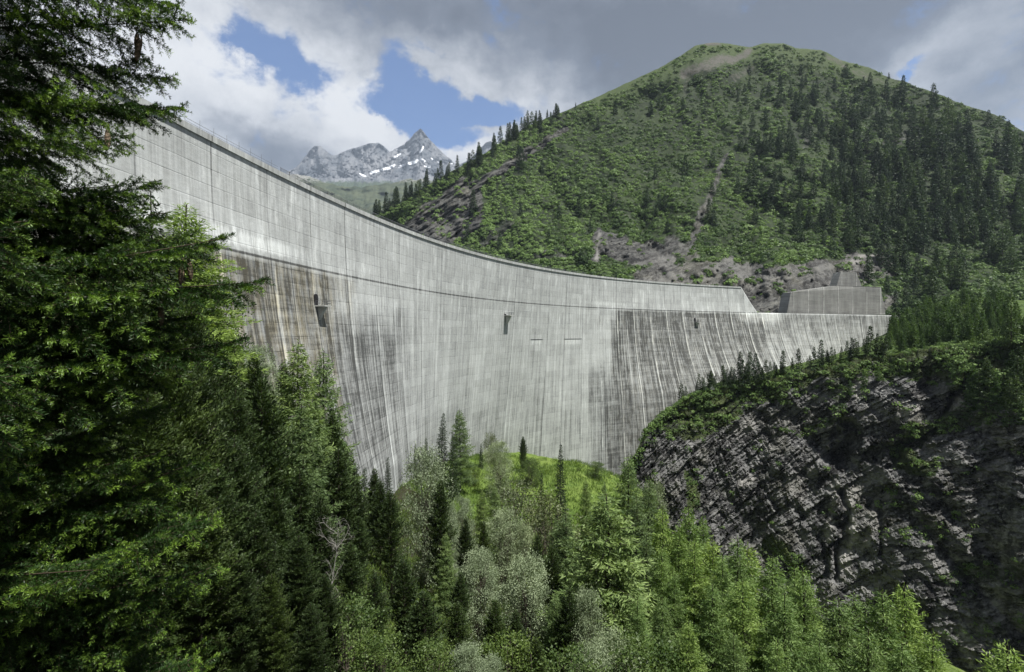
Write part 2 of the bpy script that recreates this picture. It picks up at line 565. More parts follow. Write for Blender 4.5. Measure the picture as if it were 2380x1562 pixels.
def wall_attrs(V, u, v):
    px, py = to_px(V)
    uvz = np.stack([u * .25, v * .02, 0 * u], -1)
    rag = (fbm(uvz, 3, 5) - .5)
    below = sst(HJ - .3, HJ + 1.2 + 4 * np.abs(rag) * 2, v)
    # seepage stains that stand under the walkway joint, as wide as they are on the wall
    lft = (1 - sst(720, 850, px + rag * 120)) * below
    lft2 = (1 - sst(880, 1010, px + rag * 120)) * sst(700, 800, py + rag * 120) * .85
    rgt = sst(1395, 1465, px + rag * 110) * below * (1 - .45 * sst(1760, 1800, px))
    rgt2 = sst(1330, 1400, px + rag * 110) * sst(810, 900, py + rag * 130) * .85
    low = sst(860, 1000, py + rag * 80) * .25
    stain = np.clip(np.maximum.reduce([lft * 1.0, lft2, rgt, rgt2, low]) + .10 + .25 * rag, 0, 1)
    brown = np.clip(lft * 1.0 + rgt * .22 + .05, 0, 1)
    board = np.clip(.12 + .9 * sst(1740, 1790, px) + .6 * sst(1500, 1600, px) * sst(880, 940, py) * 0 + .35 * stain, 0, 1)
    lime = np.zeros(len(u))
    for x0, x1, y, ln in ((1232, 1260, 789, 22), (1311, 1352, 788, 30), (1326, 1332, 788, 60)):
        (s0, h0), (s1, h1) = dam_find(x0, y), dam_find(x1, y)
        hh = (h0 + h1) / 2
        L = ln * .24
        lime = np.maximum(lime, .5 * sst(s0 - 1, s0 + 2, u) * (1 - sst(s1 - 2, s1 + 1, u)) * sst(hh - .4, hh + .3, v) * (1 - sst(hh + L * .25, hh + L, v)))
    lime = np.maximum(lime, .45 * sst(285, 320, u + rag * 20) * (1 - sst(335, 375, u + rag * 20)) * sst(HJ - 4.5, HJ - 3.5, v) * (1 - sst(HJ - 1.8, HJ - .8, v)))
    lime = np.maximum(lime, .6 * (1 - sst(640, 780, px)) * sst(HJ - 5, HJ - 4, v) * (1 - sst(HJ - 1.2, HJ - .3, v)))
    lime = np.maximum(lime, .8 * sst(1690, 1740, px) * (1 - sst(1800, 1830, px)) * sst(HJ - .5, HJ, v) * (1 - sst(HJ + 3, HJ + 14, v)))
    return dict(stain=stain, brown=brown, clean=0 * u, board=board, lime=lime)


def build_dam():
    dam = tag(bpy.data.objects.new('dam', None), 'huge curved grey concrete arch dam with streaked face spanning the valley', 'dam', kind='thing')
    COL.objects.link(dam)
    dam.location = [float(q) for q in dam_point(233, 108)]
    org = np.array(dam.location)

    def part(name, me, par=None):
        o = bpy.data.objects.new(name, me)
        COL.objects.link(o)
        o.parent = par or dam
        return o
    # face shell: front, top, back
    s = np.arange(0, 641, 1.0)
    k = np.linspace(0, 1, 125)
    hb = 125.0
    ct = crest_h(s)
    hh = ct[None] + (hb - ct[None]) * k[:, None]
    ss = np.broadcast_to(s, hh.shape)
    front = dam_point(ss, hh)
    fv = front.reshape(-1, 3)
    uu, vv = ss.ravel(), hh.ravel()
    wd = np.where(s < S_CUT, 7.0, 5.0)
    nrm = np.stack([np.cos(np.interp(s, DS, DT)), -np.sin(np.interp(s, DS, DT)), 0 * s], -1)
    backtop = front[0] - nrm * wd[:, None]
    backbot = front[-1] - nrm * (wd + 22)[:, None]
    nf, nc = hh.shape
    V = np.concatenate([fv, backtop, backbot])
    b0 = nf * nc
    fF = grid_faces(nf, nc, True)
    i = np.arange(nc - 1)
    top = np.stack([i, i + 1, b0 + i + 1, b0 + i], -1)
    back = np.stack([b0 + i, b0 + i + 1, b0 + nc + i + 1, b0 + nc + i], -1)
    at = wall_attrs(fv, uu, vv)
    for kk in at:
        at[kk] = np.concatenate([at[kk], np.full(2 * nc, .1)])
    uvs = np.concatenate([np.stack([uu, vv], -1), np.stack([s, -wd], -1), np.stack([s, 0 * s + hb], -1)])
    faces = np.concatenate([fF, top, back])
    me = make_mesh('dam_wall', V - org, faces, CONC, at, uvs, smooth=True)
    sm = np.ones(len(faces), bool)
    sm[len(fF):] = False
    me.polygons.foreach_set('use_smooth', sm)
    part('wall', me)

    def sweep(name, s0, s1, prof, mat, step=2.0, par=None):
        """profile of (off downstream, h below crest) swept along the crest, ends capped"""
        sv = np.arange(s0, s1 + .01, step)
        rows = [dam_point(sv, 0 * sv, o_) + np.array([0, 0, -h_]) for o_, h_ in prof]
        V = np.stack(rows, 1)
        n_ = len(prof)
        Fs = []
        for a in range(len(sv) - 1):
            for b in range(n_):
                c = (b + 1) % n_
                Fs.append((a * n_ + b, a * n_ + c, (a + 1) * n_ + c, (a + 1) * n_ + b))
        Fs.append(tuple(range(n_))[::-1])
        Fs.append(tuple((len(sv) - 1) * n_ + b for b in range(n_)))
        uvs = np.stack([np.repeat(sv, n_), np.tile([p[1] * .3 - 2 for p in prof], len(sv))], -1)
        at = {kk: np.full(len(sv) * n_, .25 if kk == 'stain' else .1) for kk in ('stain', 'brown', 'clean', 'board', 'lime')}
        return part(name, make_mesh(name, V.reshape(-1, 3) - org, Fs, mat, at, uvs), par)
    # crest parapet that overhangs the face, with the dark ledge line below it
    sweep('parapet', 4, S_END, [(.34, .95), (.34, -.15), (.02, -.15), (.02, .35), (-.3, .35), (-.3, .95)], CONC)
    sweep('road_slab', 4, S_END, [(-.32, .36), (-.32, .12), (-7.6, .12), (-7.6, .36)], PLAINC)
    # walkway on the lower wing
    sweep('ledge', S_CUT + .5, 618, [(.5, HJ + .55), (.5, HJ - .15), (-4.6, HJ - .15), (-4.6, HJ + .02), (.02, HJ + .02), (.02, HJ + .55)], PLAINC)
    # railing with posts; the far stretch carries dark mesh
    rail = part('railing', None)
    rail.location = (0, 0, 0)

    def crest_line(s0, s1, z, off, step=2.0):
        sv = np.arange(s0, s1 + .01, step)
        return dam_point(sv, 0 * sv, off) + np.array([0, 0, z]) - org
    bg = Bag()
    for zz in (.55, 1.05):
        bg.tube(crest_line(50, 77, zz, -.1), .035, 5)
    for zz in (.25, 1.15):
        bg.tube(crest_line(77, 300, zz, -.1, 3.0), .05, 5)
    r_ = bg.mesh('handrail', GALV)
    part('handrail', r_, rail)
    bm = Bag()
    bm.tube([(0, 0, 0), (0, 0, 1.15)], .05, 6)
    pm = bm.mesh('post', STEEL)
    bp = Bag()
    bp.tube([(0, 0, 0), (0, 0, 1.7)], .03, 6)
    bp.box((0, 0, 0.04), (.18, .18, .03))
    pm2 = bp.mesh('slim_post', GALV)
    sp_ = list(np.arange(50, 77, 3.4)) + list(np.arange(77, 300, 3.2))
    for q in sp_:
        o = part('post', pm if q >= 76.9 else pm2, rail)
        o.location = [float(a) for a in (dam_point(q, 0, -.1) + np.array([0, 0, .15]) - org)]
    # wire infill: thin upright wires
    wv, wf = [], []
    for q in np.arange(77, 300, .28):
        p = dam_point(q, 0, -.1) - org
        t = float(np.interp(q, DS, DT))
        dx, dy = math.sin(t) * .045, math.cos(t) * .045
        b = len(wv)
        wv += [(p[0] - dx, p[1] - dy, .25), (p[0] + dx, p[1] + dy, .25), (p[0] + dx, p[1] + dy, 1.15), (p[0] - dx, p[1] - dy, 1.15)]
        wv[b:] = [(a, c, p[2] + d) for a, c, d in wv[b:]]
        wf.append((b, b + 1, b + 2, b + 3))
    part('wire_mesh', make_mesh('wire_mesh', np.array(wv), wf, STEEL), rail)

    # inspection balconies: arched doorway, slab, tapering bracket, rail
    for (px, py, sc, lab) in ((735, 712, 1.0, 'largest balcony, below the joint at the left of the wall'), (1175, 732, 1.25, 'balcony high on the middle of the wall'), (1616, 748, 1.1, 'small balcony on the dark stained wall at right')):
        s0, h0 = dam_find(px, py)
        p = dam_point(s0, h0)
        t = float(np.interp(s0, DS, DT))
        nx = Vector((math.cos(t), -math.sin(t), 0))
        ax = Vector((math.sin(t), math.cos(t), 0))
        M = Matrix((ax, nx, Vector((0, 0, 1)))).transposed().to_4x4()
        M.translation = Vector([float(q) for q in (p - org)])
        w, dp = 1.5 * sc, 2.6 * sc
        b = Bag()
        b.box((.9 * sc, dp / 2, -.12), (w + 1.6 * sc, dp, .28))
        root = part('balcony', b.mesh('balcony', PLAINC))
        root.matrix_local = M
        root['label'] = lab
        d = Bag()
        arch = [(-.75 * sc, 0), (.75 * sc, 0)] + [(.75 * sc * math.cos(a), 2.0 * sc + .75 * sc * math.sin(a)) for a in np.linspace(0, math.pi, 9)]
        n_ = len(arch)
        d.add([(x, .06, z) for x, z in arch] + [(x, -1.2, z) for x, z in arch], [tuple(range(n_)), tuple(range(n_, 2 * n_))[::-1]] + [(j, j + n_, (j + 1) % n_ + n_, (j + 1) % n_) for j in range(n_)])
        part('doorway', d.mesh('doorway', DARKC), root)
        k_ = Bag()
        x0, x1 = .25 * sc, 1.55 * sc
        k_.add([(x0, 0, -.26), (x1, 0, -.26), (x1, dp * .8, -.26), (x0, dp * .8, -.26), (x0 + .25 * sc, 0, -3.6 * sc), (x1 - .25 * sc, 0, -3.6 * sc), (x1 - .25 * sc, .35, -3.6 * sc), (x0 + .25 * sc, .35, -3.6 * sc)],
               [(0, 1, 2, 3), (4, 7, 6, 5), (0, 4, 5, 1), (1, 5, 6, 2), (2, 6, 7, 3), (3, 7, 4, 0)])
        part('bracket', k_.mesh('bracket', PLAINC), root)
        r = Bag()
        xl, xr = .9 * sc - (w + 1.6 * sc) / 2 + .06, .9 * sc + (w + 1.6 * sc) / 2 - .06
        for zz in (.55 * sc, 1.1 * sc):
            r.tube([(xl, .1, zz), (xl, dp - .08, zz), (xr, dp - .08, zz), (xr, .1, zz)], .045 * sc, 5)
        for (x, y) in [(xl, .15), (xl, dp - .08), (xr, dp - .08), (xr, .15), ((xl + xr) / 2, dp - .08), (xl, dp / 2), (xr, dp / 2)]:
            r.tube([(x, y, 0.02), (x, y, 1.1 * sc)], .05 * sc, 5)
        part('balcony_railing', r.mesh('balcony_railing', STEEL), root)
    # narrow service slots with drips
    for x0, x1, y in ((1232, 1260, 789), (1311, 1352, 788)):
        (s0, h0), (s1, h1) = dam_find(x0, y), dam_find(x1, y)
        b = Bag()
        n_ = 6
        pts = [dam_point(q, (h0 + h1) / 2, .06) - org for q in np.linspace(s0, s1, n_)]
        b.tube(pts, .11, 5)
        part('drain_slot', b.mesh('drain_slot', DARKC))
    return dam


DAM = build_dam()


def wall_block(name, label, pts, thick, stain, side_top=True):
    """a free-standing abutment wall: outline of (px, py, distance), given a real thickness behind"""
    Fp = np.array([P(*q) for q in pts])
    c = Fp.mean(0)
    n = np.cross(Fp[1] - Fp[0], Fp[2] - Fp[1])
    n[2] = 0
    n /= np.linalg.norm(n)
    if n[1] > 0: n = -n
    B = Fp - n * thick
    k = len(pts)
    u = np.concatenate([Fp[:, 0], B[:, 0] + 5])
    V = np.concatenate([Fp, B])
    # fine front so that the stain attribute can vary
    faces = [tuple(range(k)), tuple(range(2 * k - 1, k - 1, -1))] + [(j, j + k, (j + 1) % k + k, (j + 1) % k) for j in range(k)]
    at = {kk: np.full(2 * k, 0.) for kk in ('stain', 'brown', 'clean', 'board', 'lime')}
    at['stain'][:] = stain
    at['brown'][:] = .1
    at['board'][:] = 1.1
    at['clean'][:] = 1
    o = bpy.data.objects.new(name, make_mesh(name, V - c, faces, DCONC, at, np.stack([u, 60 - V[:, 2]], -1)))
    o.location = [float(q) for q in c]
    COL.objects.link(o)
    tag(o, label, 'wall', kind='thing')
    return o


wall_block('abutment_wall', 'dark wide concrete wall block standing on the ledge at the far end of the dam',
           [(1829, 728, 424), (1838, 679.5, 425), (1946, 663.5, 443), (2047, 667, 459), (2058, 731, 461)], 9, .75)
wall_block('abutment_tower_block', 'small tapering concrete block on top of the dark wall beside the rock',
           [(1944, 668, 461), (1954, 632, 462.5), (1990, 632.5, 467), (2004, 668, 469)], 8, .85)

# ------------------------------------------------------------------ the land: materials
def land_mat(name, grass_d, grass_l, rock_d, rock_l, scale=.05, flecks=.5):
    """attributes: rock (bare rock share), scree, strata (position in the bedding frame)"""
    m, g = material(name)
    st = g.attr('strata', 1)
    rock, scree, pale = g.attr('rock'), g.attr('scree'), g.attr('pale')
    ob = g.n('ShaderNodeNewGeometry').outputs['Position']
    n1 = g.noise(g.vm('MULTIPLY', ob, (scale,) * 3), 1., 8, .62)
    n2 = g.noise(g.vm('MULTIPLY', ob, (scale * 7,) * 3), 1., 6, .65)
    gc = g.mix(g.rng(g.m('ADD', g.m('MULTIPLY', n1, .5), g.m('MULTIPLY', n2, .5)), .38, .62), grass_d, grass_l)
    gc = g.mix(g.attr('turf'), gc, g.mix(n2, (.030, .050, .016), (.075, .105, .034)))
    bl = g.noise(g.vm('MULTIPLY', st, (.012, .09, .02)), 1., 6, .65, .3)
    # bedding: long thin leaves of rock
    b1 = g.noise(g.vm('MULTIPLY', st, (.085, .36, .08)), 1., 8, .68, .4)
    b2 = g.noise(g.vm('MULTIPLY', st, (.36, .95, .3)), 1., 6, .7, .3)
    b3 = g.noise(g.vm('MULTIPLY', st, (.95, 1.2, .6)), 1., 5, .7)
    bb = g.m('ADD', g.m('MULTIPLY', b1, .45), g.m('ADD', g.m('MULTIPLY', b2, .35), g.m('MULTIPLY', b3, .20)))
    vs = g.noise(g.vm('MULTIPLY', ob, (.22, .22, .018)), 1., 5, .6)
    rc = g.mix(g.rng(g.m('ADD', g.m('ADD', bb, g.m('MULTIPLY', g.m('SUBTRACT', bl, .5), .7)), g.m('MULTIPLY', g.m('SUBTRACT', vs, .5), .55)), .40, .60), rock_d, rock_l)
    fl = g.m('MULTIPLY', g.rng(b2, .52, .66), g.rng(b3, .46, .58))
    rc = g.mix(1.0, rc, g.ramp(n1, [(.3, (.60, .60, .62)), (.5, (.9, .9, .9)), (.68, (1.5, 1.47, 1.42))]), 'MULTIPLY')
    fl = g.m('MULTIPLY', fl, g.rng(g.noise(g.vm('MULTIPLY', ob, (scale * 1.7,) * 3), 1., 4, .6), .36, .55, .35, 1.))
    rc = g.mix(g.m('MULTIPLY', fl, flecks), rc, (.36, .36, .34))
    rc = g.mix(g.m('MULTIPLY', pale, g.rng(b3, .2, .55)), rc, (.33, .32, .30))
    rc = g.mix(g.m('MULTIPLY', g.rng(n1, .5, .66), .35), rc, (.055, .055, .035))
    rm = g.rng(g.m('ADD', rock, g.m('MULTIPLY', g.m('SUBTRACT', g.m('ADD', g.m('MULTIPLY', n2, .6), g.m('MULTIPLY', b2, .4)), .5), .9)), .40, .60)
    c = g.mix(rm, gc, rc)
    sc = g.mix(n2, (.055, .052, .042), (.125, .12, .105))
    c = g.mix(g.rng(g.m('ADD', scree, g.m('MULTIPLY', g.m('SUBTRACT', n2, .5), .8)), .4, .7), c, sc)
    hgt = g.m('ADD', g.m('MULTIPLY', bb, 1.0), g.m('MULTIPLY', n2, .3))
    finish(g, c, .85, .25, hgt, .9, .8)
    return m


def strata_of(V, along, dip):
    """coordinates along the bedding, across it and out of the face"""
    a = np.array([math.cos(along), math.sin(along), 0])
    e1 = a * math.cos(dip) + np.array([0, 0, math.sin(dip)])
    e2 = -a * math.sin(dip) + np.array([0, 0, math.cos(dip)])
    e3 = np.cross(e1, e2)
    return np.stack([V @ e1, V @ e2, V @ e3], -1)


def grid_normals(G):
    du = np.gradient(G, axis=1)
    dv = np.gradient(G, axis=0)
    n = np.cross(du, dv)
    return n / (np.linalg.norm(n, axis=-1, keepdims=True) + 1e-9)


# ------------------------------------------------------------------ green mountain on the far side
SKYL = [(780, 545), (860, 508), (888, 495), (938, 465), (995, 428), (1062, 390), (1128, 355), (1162, 331), (1226, 295), (1272, 275), (1336, 249), (1430, 204), (1530, 161), (1588, 125), (1614, 107), (1658, 100), (1708, 102), (1742, 109), (1785, 99), (1822, 100),
        (1849, 113), (1909, 117), (1952, 139), (2019, 156), (2066, 178), (2140, 204), (2240, 242), (2324, 272), (2380, 305), (2520, 390), (2760, 520)]
H_BOT = [(780, 800), (1750, 800), (1900, 790), (2060, 860), (2200, 960), (2760, 1100)]
H_DB = [(780, 900), (900, 780), (1050, 650), (1200, 580), (1350, 520), (1500, 490), (1650, 480), (1750, 475), (2060, 470), (2200, 380), (2380, 330), (2760, 230)]
H_DT = [(780, 980), (900, 960), (1062, 960), (1230, 1000), (1400, 1050), (1650, 1080), (1850, 1080), (2070, 1040), (2240, 960), (2380, 900), (2760, 700)]
ROCKS = [(955, 552, 1085, 450, 32, 1), (1085, 446, 1240, 345, 9, .9), (1240, 345, 1310, 296, 7, .85), (1010, 562, 1100, 488, 26, .9), (1130, 560, 1180, 520, 14, .5),
         (1384, 600, 1398, 540, 9, .9), (1400, 565, 1540, 600, 24, .95), (1240, 590, 1330, 600, 12, .5),
         (1500, 655, 1760, 640, 28, .80), (1740, 650, 2000, 620, 27, .80), (1560, 625, 1700, 605, 12, .6), (1740, 715, 1960, 690, 44, 1.0), (1960, 640, 2050, 620, 30, .8), (2050, 720, 2075, 690, 14, .8),
         (1600, 580, 1645, 480, 11, .58), (1645, 480, 1670, 400, 8, .56), (1670, 400, 1690, 365, 6, .6), (1560, 560, 1600, 590, 20, .6), (1200, 440, 1290, 470, 14, .42), (1420, 470, 1470, 520, 16, .45), (1700, 520, 1760, 560, 14, .4),
         (1885, 300, 1870, 330, 12, .5), (2060, 330, 2120, 320, 16, .5), (1500, 400, 1530, 420, 12, .45), (1990, 520, 2010, 560, 12, .45)]
SCREE = [(1590, 175, 1660, 150, 18, .62), (1660, 150, 1735, 118, 17, .66), (1700, 180, 1745, 160, 14, .55), (1640, 110, 1670, 104, 8, .7), (1930, 130, 1970, 150, 10, .6), (1990, 162, 2060, 190, 8, .5), (1655, 440, 1620, 540, 6, .5), (1590, 230, 1600, 180, 8, .5)]
TANS = [(1990, 612, 2004, 596, 8, .6), (2025, 640, 2030, 600, 10, .5), (1384, 600, 1396, 545, 4, .5)]


def hill_surface(px, t):
    """smooth mountain face: t 0 at the foot, 1 on the skyline"""
    yb, yt = pl(px, H_BOT), pl(px, SKYL)
    db, dt = pl(px, H_DB), pl(px, H_DT)
    y = yb + (yt - yb) * t
    D = db + (dt - db) * (t ** 1.15)
    return y, D


def warp(px, y, a=16., f=38., seed=3):
    q = np.stack([np.asarray(px, float) / f, np.asarray(y, float) / f, 0 * np.asarray(px, float)], -1)
    return px + (fbm(q, 4, seed) - .5) * 2 * a, y + (fbm(q, 4, seed + 50) - .5) * 2 * a


def crags(st, seed):
    """broken bedded rock: stepped beds and offset blocks, in metres"""
    w = fbm(st * np.array([.03, .05, .05]), 4, seed) * 3.2
    out = 0
    for i, (a, b, amp) in enumerate(((.10, .17, 3.6), (.30, .50, 1.9), (.8, 1.2, .9))):
        u, v = st[..., 0] * a + w * (.6 + .6 * i), st[..., 1] * b + w * (.30 + .35 * i) + st[..., 2] * .1
        iu, iv = np.floor(u + .37 * np.floor(v)).astype(np.int64), np.floor(v).astype(np.int64)
        h = _hash(iu, iv, iu * 0 + i, seed)
        out = out + amp * ((h - .5) + (v - np.floor(v) - .5) * (.35 + .9 * _hash(iv, iu, iu * 0 + 7, seed)))
    return out


def hill_point(px, t):
    px = np.asarray(px, float)
    t = np.asarray(t, float)
    y, D = hill_surface(px, t)
    p = P(px, y, D)
    q = np.stack([px / 230., y / 230. - px / 500., 0 * px], -1)
    rel = (fbm(q, 4, 21, .5, True) - .5) * 90 + (fbm(q * 4.3, 4, 31) - .5) * 36
    rk = np.zeros(np.shape(px))
    wx, wy = warp(px, y)
    for (x0, y0, x1, y1, r, w) in ROCKS:
        rk = np.maximum(rk, capsule(wx, wy, x0, y0, x1, y1, r * 1.2) * w)
    stq = strata_of(p, -.35, .45)
    rel = rel - rk * 8 + rk * (fbm(stq * np.array([.012, .10, .07]), 4, 41, .6, True) - .5) * 12 + rk * crags(stq * .5, 41) * 1.9
    amp = sst(0, .15, t) * (1 - sst(.90, 1.0, t)) * sst(1.02, .9, t)
    # push along the direction of view's ground bearing, so relief reads in light and not in outline
    d = p / np.linalg.norm(p, axis=-1, keepdims=True)
    out = p + d * (rel * amp)[..., None]
    edge = (fbm(np.stack([px / 26., 0 * px, 0 * px], -1), 4, 77) - .5) * 7 * sst(.8, 1, t)
    out[..., 2] += edge
    return out, rk, y


def build_hill():
    cols = np.arange(780, 2760, 4.0)
    t = np.concatenate([np.linspace(0, 1, 190)])
    PX, T = np.meshgrid(cols, t)
    G, rk, Y = hill_point(PX, T)
    # the far side of the mountain, falling away behind the skyline
    back = []
    for k_, (dd, dz) in enumerate(((25, -3), (90, -40), (300, -220), (600, -520))):
        b = G[-1].copy()
        b[:, 1] += dd
        b[:, 0] += dd * (PX[-1] - CX) / F
        b[:, 2] += dz
        back.append(b)
    G = np.concatenate([G, np.array(back)])
    nr, nc = G.shape[:2]
    pad = lambda a: np.concatenate([a, np.repeat(a[-1:], 4, 0)]).ravel()
    sc = np.zeros_like(PX)
    WX, WY = warp(PX, Y)
    for (x0, y0, x1, y1, r, w) in SCREE:
        sc = np.maximum(sc, capsule(WX, WY, x0, y0, x1, y1, r, .8) * w)
    tn = np.zeros_like(PX)
    for (x0, y0, x1, y1, r, w) in TANS:
        tn = np.maximum(tn, capsule(WX, WY, x0, y0, x1, y1, r, .8) * w)
    pale = np.maximum(tn, rk * sst(1480, 1520, PX) * sst(575, 600, Y) * (1 - sst(660, 690, Y)) * .12)
    V = G.reshape(-1, 3)
    mt = land_mat('mountain_ground', (.009, .016, .006), (.034, .052, .017), (.012, .012, .012), (.105, .105, .098), .02, .42)
    me = make_mesh('mountain', V, grid_faces(nr, nc), mt, dict(turf=pad(sst(75, 12, Y - pl(PX, SKYL)) * sst(1290, 1400, PX) * sst(2150, 1950, PX) + .8 * sst(40, 8, Y - pl(PX, SKYL)) * sst(1300, 1200, PX)), rock=pad(rk), scree=pad(sc), pale=pad(pale), strata=strata_of(V, -.35, .45)), smooth=True)
    tag(link('mountain', me), 'tall green wooded mountain with rocky gullies rising behind the dam', kind='structure')


build_hill()


# ------------------------------------------------------------------ far stone peaks and the green alp below them
def build_peaks():
    sky = [(560, 430), (640, 410), (672, 398), (690, 388), (700, 376), (712, 359), (722, 348), (731, 340), (745, 339), (753, 346), (763, 354), (773, 361), (782, 361), (790, 356), (806, 350), (830, 342), (858, 334), (880, 331), (893, 340), (905, 352), (912, 350), (925, 343), (938, 335),
           (950, 326), (962, 312), (972, 302), (977, 299), (984, 306), (994, 318), (1006, 331), (1020, 346), (1036, 362), (1050, 373), (1062, 384), (1090, 372), (1112, 350), (1130, 330), (1142, 327), (1156, 336), (1200, 370), (1300, 420)]
    cols = np.arange(560, 1300, 1.6)
    t = np.linspace(0, 1, 130)
    PX, T = np.meshgrid(cols, t)
    yt = pl(PX, sky) + (fbm(np.stack([PX / 9., 0 * PX, 0 * PX], -1), 4, 3) - .5) * 4
    yb = 500.
    Y = yb + (yt - yb) * T
    D = 10000 + 3000 * T + 0 * PX
    G = P(PX, Y, D)
    q = np.stack([PX / 26. + Y / 90., Y / 60. - PX / 150, 0 * PX], -1)
    rel = (fbm(q, 6, 9, .55, True) - .5) * 1000 * sst(.3, .6, T) * (1 - .9 * sst(.93, 1., T)) + (fbm(q * 5, 4, 19, .6, True) - .5) * 170 * sst(.3, .6, T)
    # spurs under each summit
    for sx, w in ((738, 24), (865, 36), (977, 40), (1140, 30)):
        rel = rel - 650 * np.exp(-np.abs(PX - sx - (1 - T) * 18) / w) * sst(.4, .9, T)
    d = G / np.linalg.norm(G, axis=-1, keepdims=True)
    G = G + d * rel[..., None]
    snow = np.zeros_like(PX)
    for (x0, y0, x1, y1, r, w) in [(862, 402, 905, 390, 3.0, 1), (905, 390, 916, 384, 3, 1), (928, 388, 942, 382, 2.6, 1), (952, 380, 966, 376, 4.0, 1), (966, 376, 970, 372, 3.0, 1), (916, 366, 930, 358, 2.4, 1), (976, 354, 983, 342, 2.6, 1), (978, 370, 986, 374, 3, 1), (940, 338, 942, 330, 1.6, 1),
                                       (988, 386, 1000, 388, 2.4, 1), (1002, 368, 1010, 372, 1.6, 1), (1018, 376, 1022, 380, 1.4, 1), (836, 404, 850, 410, 2, 1), (922, 349, 934, 348, 1.6, 1), (1042, 378, 1050, 380, 1.6, 1)]:
        snow = np.maximum(snow, capsule(PX, Y, x0, y0, x1, y1, r, .35) * w)
    m, g = material('pale_peak_rock')
    ob = g.n('ShaderNodeNewGeometry').outputs['Position']
    n = g.noise(g.vm('MULTIPLY', ob, (.0023, .0008, .0012)), 1., 8, .65, .5)
    n2 = g.noise(g.vm('MULTIPLY', ob, (.010, .005, .006)), 1., 6, .7)
    c = g.mix(g.rng(n, .35, .65), (.075, .085, .10), (.20, .205, .215))
    gr = g.attr('grass')
    c = g.mix(g.rng(g.m('ADD', gr, g.m('MULTIPLY', g.m('SUBTRACT', n2, .5), 1.2)), .35, .65), c, (.05, .07, .03))
    c = g.mix(g.rng(g.m('ADD', g.attr('snow'), g.m('MULTIPLY', g.m('SUBTRACT', n2, .5), .5)), .4, .6), c, (.85, .87, .9))
    finish(g, c, .9, .2, n, 50, .6)
    gr_ = sst(405, 440, Y)
    me = make_mesh('far_peaks', G.reshape(-1, 3), grid_faces(*G.shape[:2]), m, dict(snow=snow.ravel(), grass=gr_.ravel()), smooth=True)
    tag(link('far_peaks', me), 'pale jagged stone peaks with snow patches far behind the dam crest', kind='structure')
    # alp in front
    sk2 = [(560, 440), (640, 412), (690, 402), (720, 412), (760, 425), (820, 435), (870, 432), (930, 420), (985, 414), (1010, 420), (1060, 440), (1200, 480)]
    cols = np.arange(560, 1200, 3.)
    t = np.linspace(0, 1, 60)
    PX, T = np.meshgrid(cols, t)
    yt = pl(PX, sk2) + (fbm(np.stack([PX / 14., 0 * PX, 0 * PX], -1), 4, 6) - .5) * 8
    Y = 560 + (yt - 560) * T
    D = 2800 + 2200 * T + 0 * PX
    G = P(PX, Y, D)
    d = G / np.linalg.norm(G, axis=-1, keepdims=True)
    q = np.stack([PX / 40., Y / 22., 0 * PX], -1)
    G = G + d * ((fbm(q, 6, 14, .55, True) - .5) * 420 * (1 - sst(.9, 1, T)))[..., None]
    m2, g = material('alpine_pasture')
    ob = g.n('ShaderNodeNewGeometry').outputs['Position']
    n = g.noise(g.vm('MULTIPLY', ob, (.008,) * 3), 1., 8, .65)
    n2 = g.noise(g.vm('MULTIPLY', ob, (.04,) * 3), 1., 6, .7)
    c = g.mix(g.rng(n, .38, .62), (.045, .060, .040), (.085, .10, .062))
    c = g.mix(g.rng(g.m('MULTIPLY', n2, g.attr('stony')), .36, .5), c, (.24, .24, .23))
    finish(g, c, .9, .2, n, 10, .6)
    me = make_mesh('alpine_slope', G.reshape(-1, 3), grid_faces(*G.shape[:2]), m2, dict(stony=(sst(460, 405, Y) * .85 + .12).ravel()), smooth=True)
    tag(link('alpine_slope', me), 'hazy green pasture slope below the far peaks', kind='structure')


build_peaks()

# ------------------------------------------------------------------ rock cliff of the gorge, right
C_LIP = [(1420, 1130), (1440, 1110), (1475, 1062), (1500, 1003), (1540, 962), (1600, 922), (1650, 904), (1700, 898), (1760, 887), (1800, 874), (1850, 862), (1900, 850), (1950, 838), (2000, 827), (2060, 826), (2100, 822), (2150, 815), (2280, 800), (2380, 790), (2760, 760)]
C_DL = [(1420, 300), (1500, 306), (1600, 318), (1700, 325), (1800, 322), (1900, 312), (2000, 300), (2060, 292), (2150, 275), (2280, 255), (2380, 240), (2760, 185)]
C_DB = [(1420, 286), (1560, 282), (1700, 268), (1900, 245), (2100, 226), (2380, 196), (2760, 150)]
GREENS = [(2250, 850, 2400, 900, 70, .9), (2120, 1010, 2300, 960, 32, .55), (2090, 1060, 2160, 1075, 26, .8), (1640, 900, 1800, 905, 34, .95), (1560, 960, 1680, 950, 34, .9), (1800, 880, 2000, 850, 26, .8), (2060, 860, 2190, 850, 32, .6), (1600, 1100, 1610, 1170, 16, .6),
          (1500, 1060, 1560, 1080, 8, .4), (1780, 1280, 1860, 1300, 22, .55), (2050, 1250, 2200, 1240, 20, .35), (2200, 1350, 2380, 1330, 24, .45), (2250, 1480, 2380, 1460, 26, .4), (1660, 1150, 1700, 1170, 12, .4), (1880, 1000, 1960, 985, 12, .5), (1940, 900, 1960, 960, 18, .5), (1560, 1010, 1640, 1000, 14, .6)]
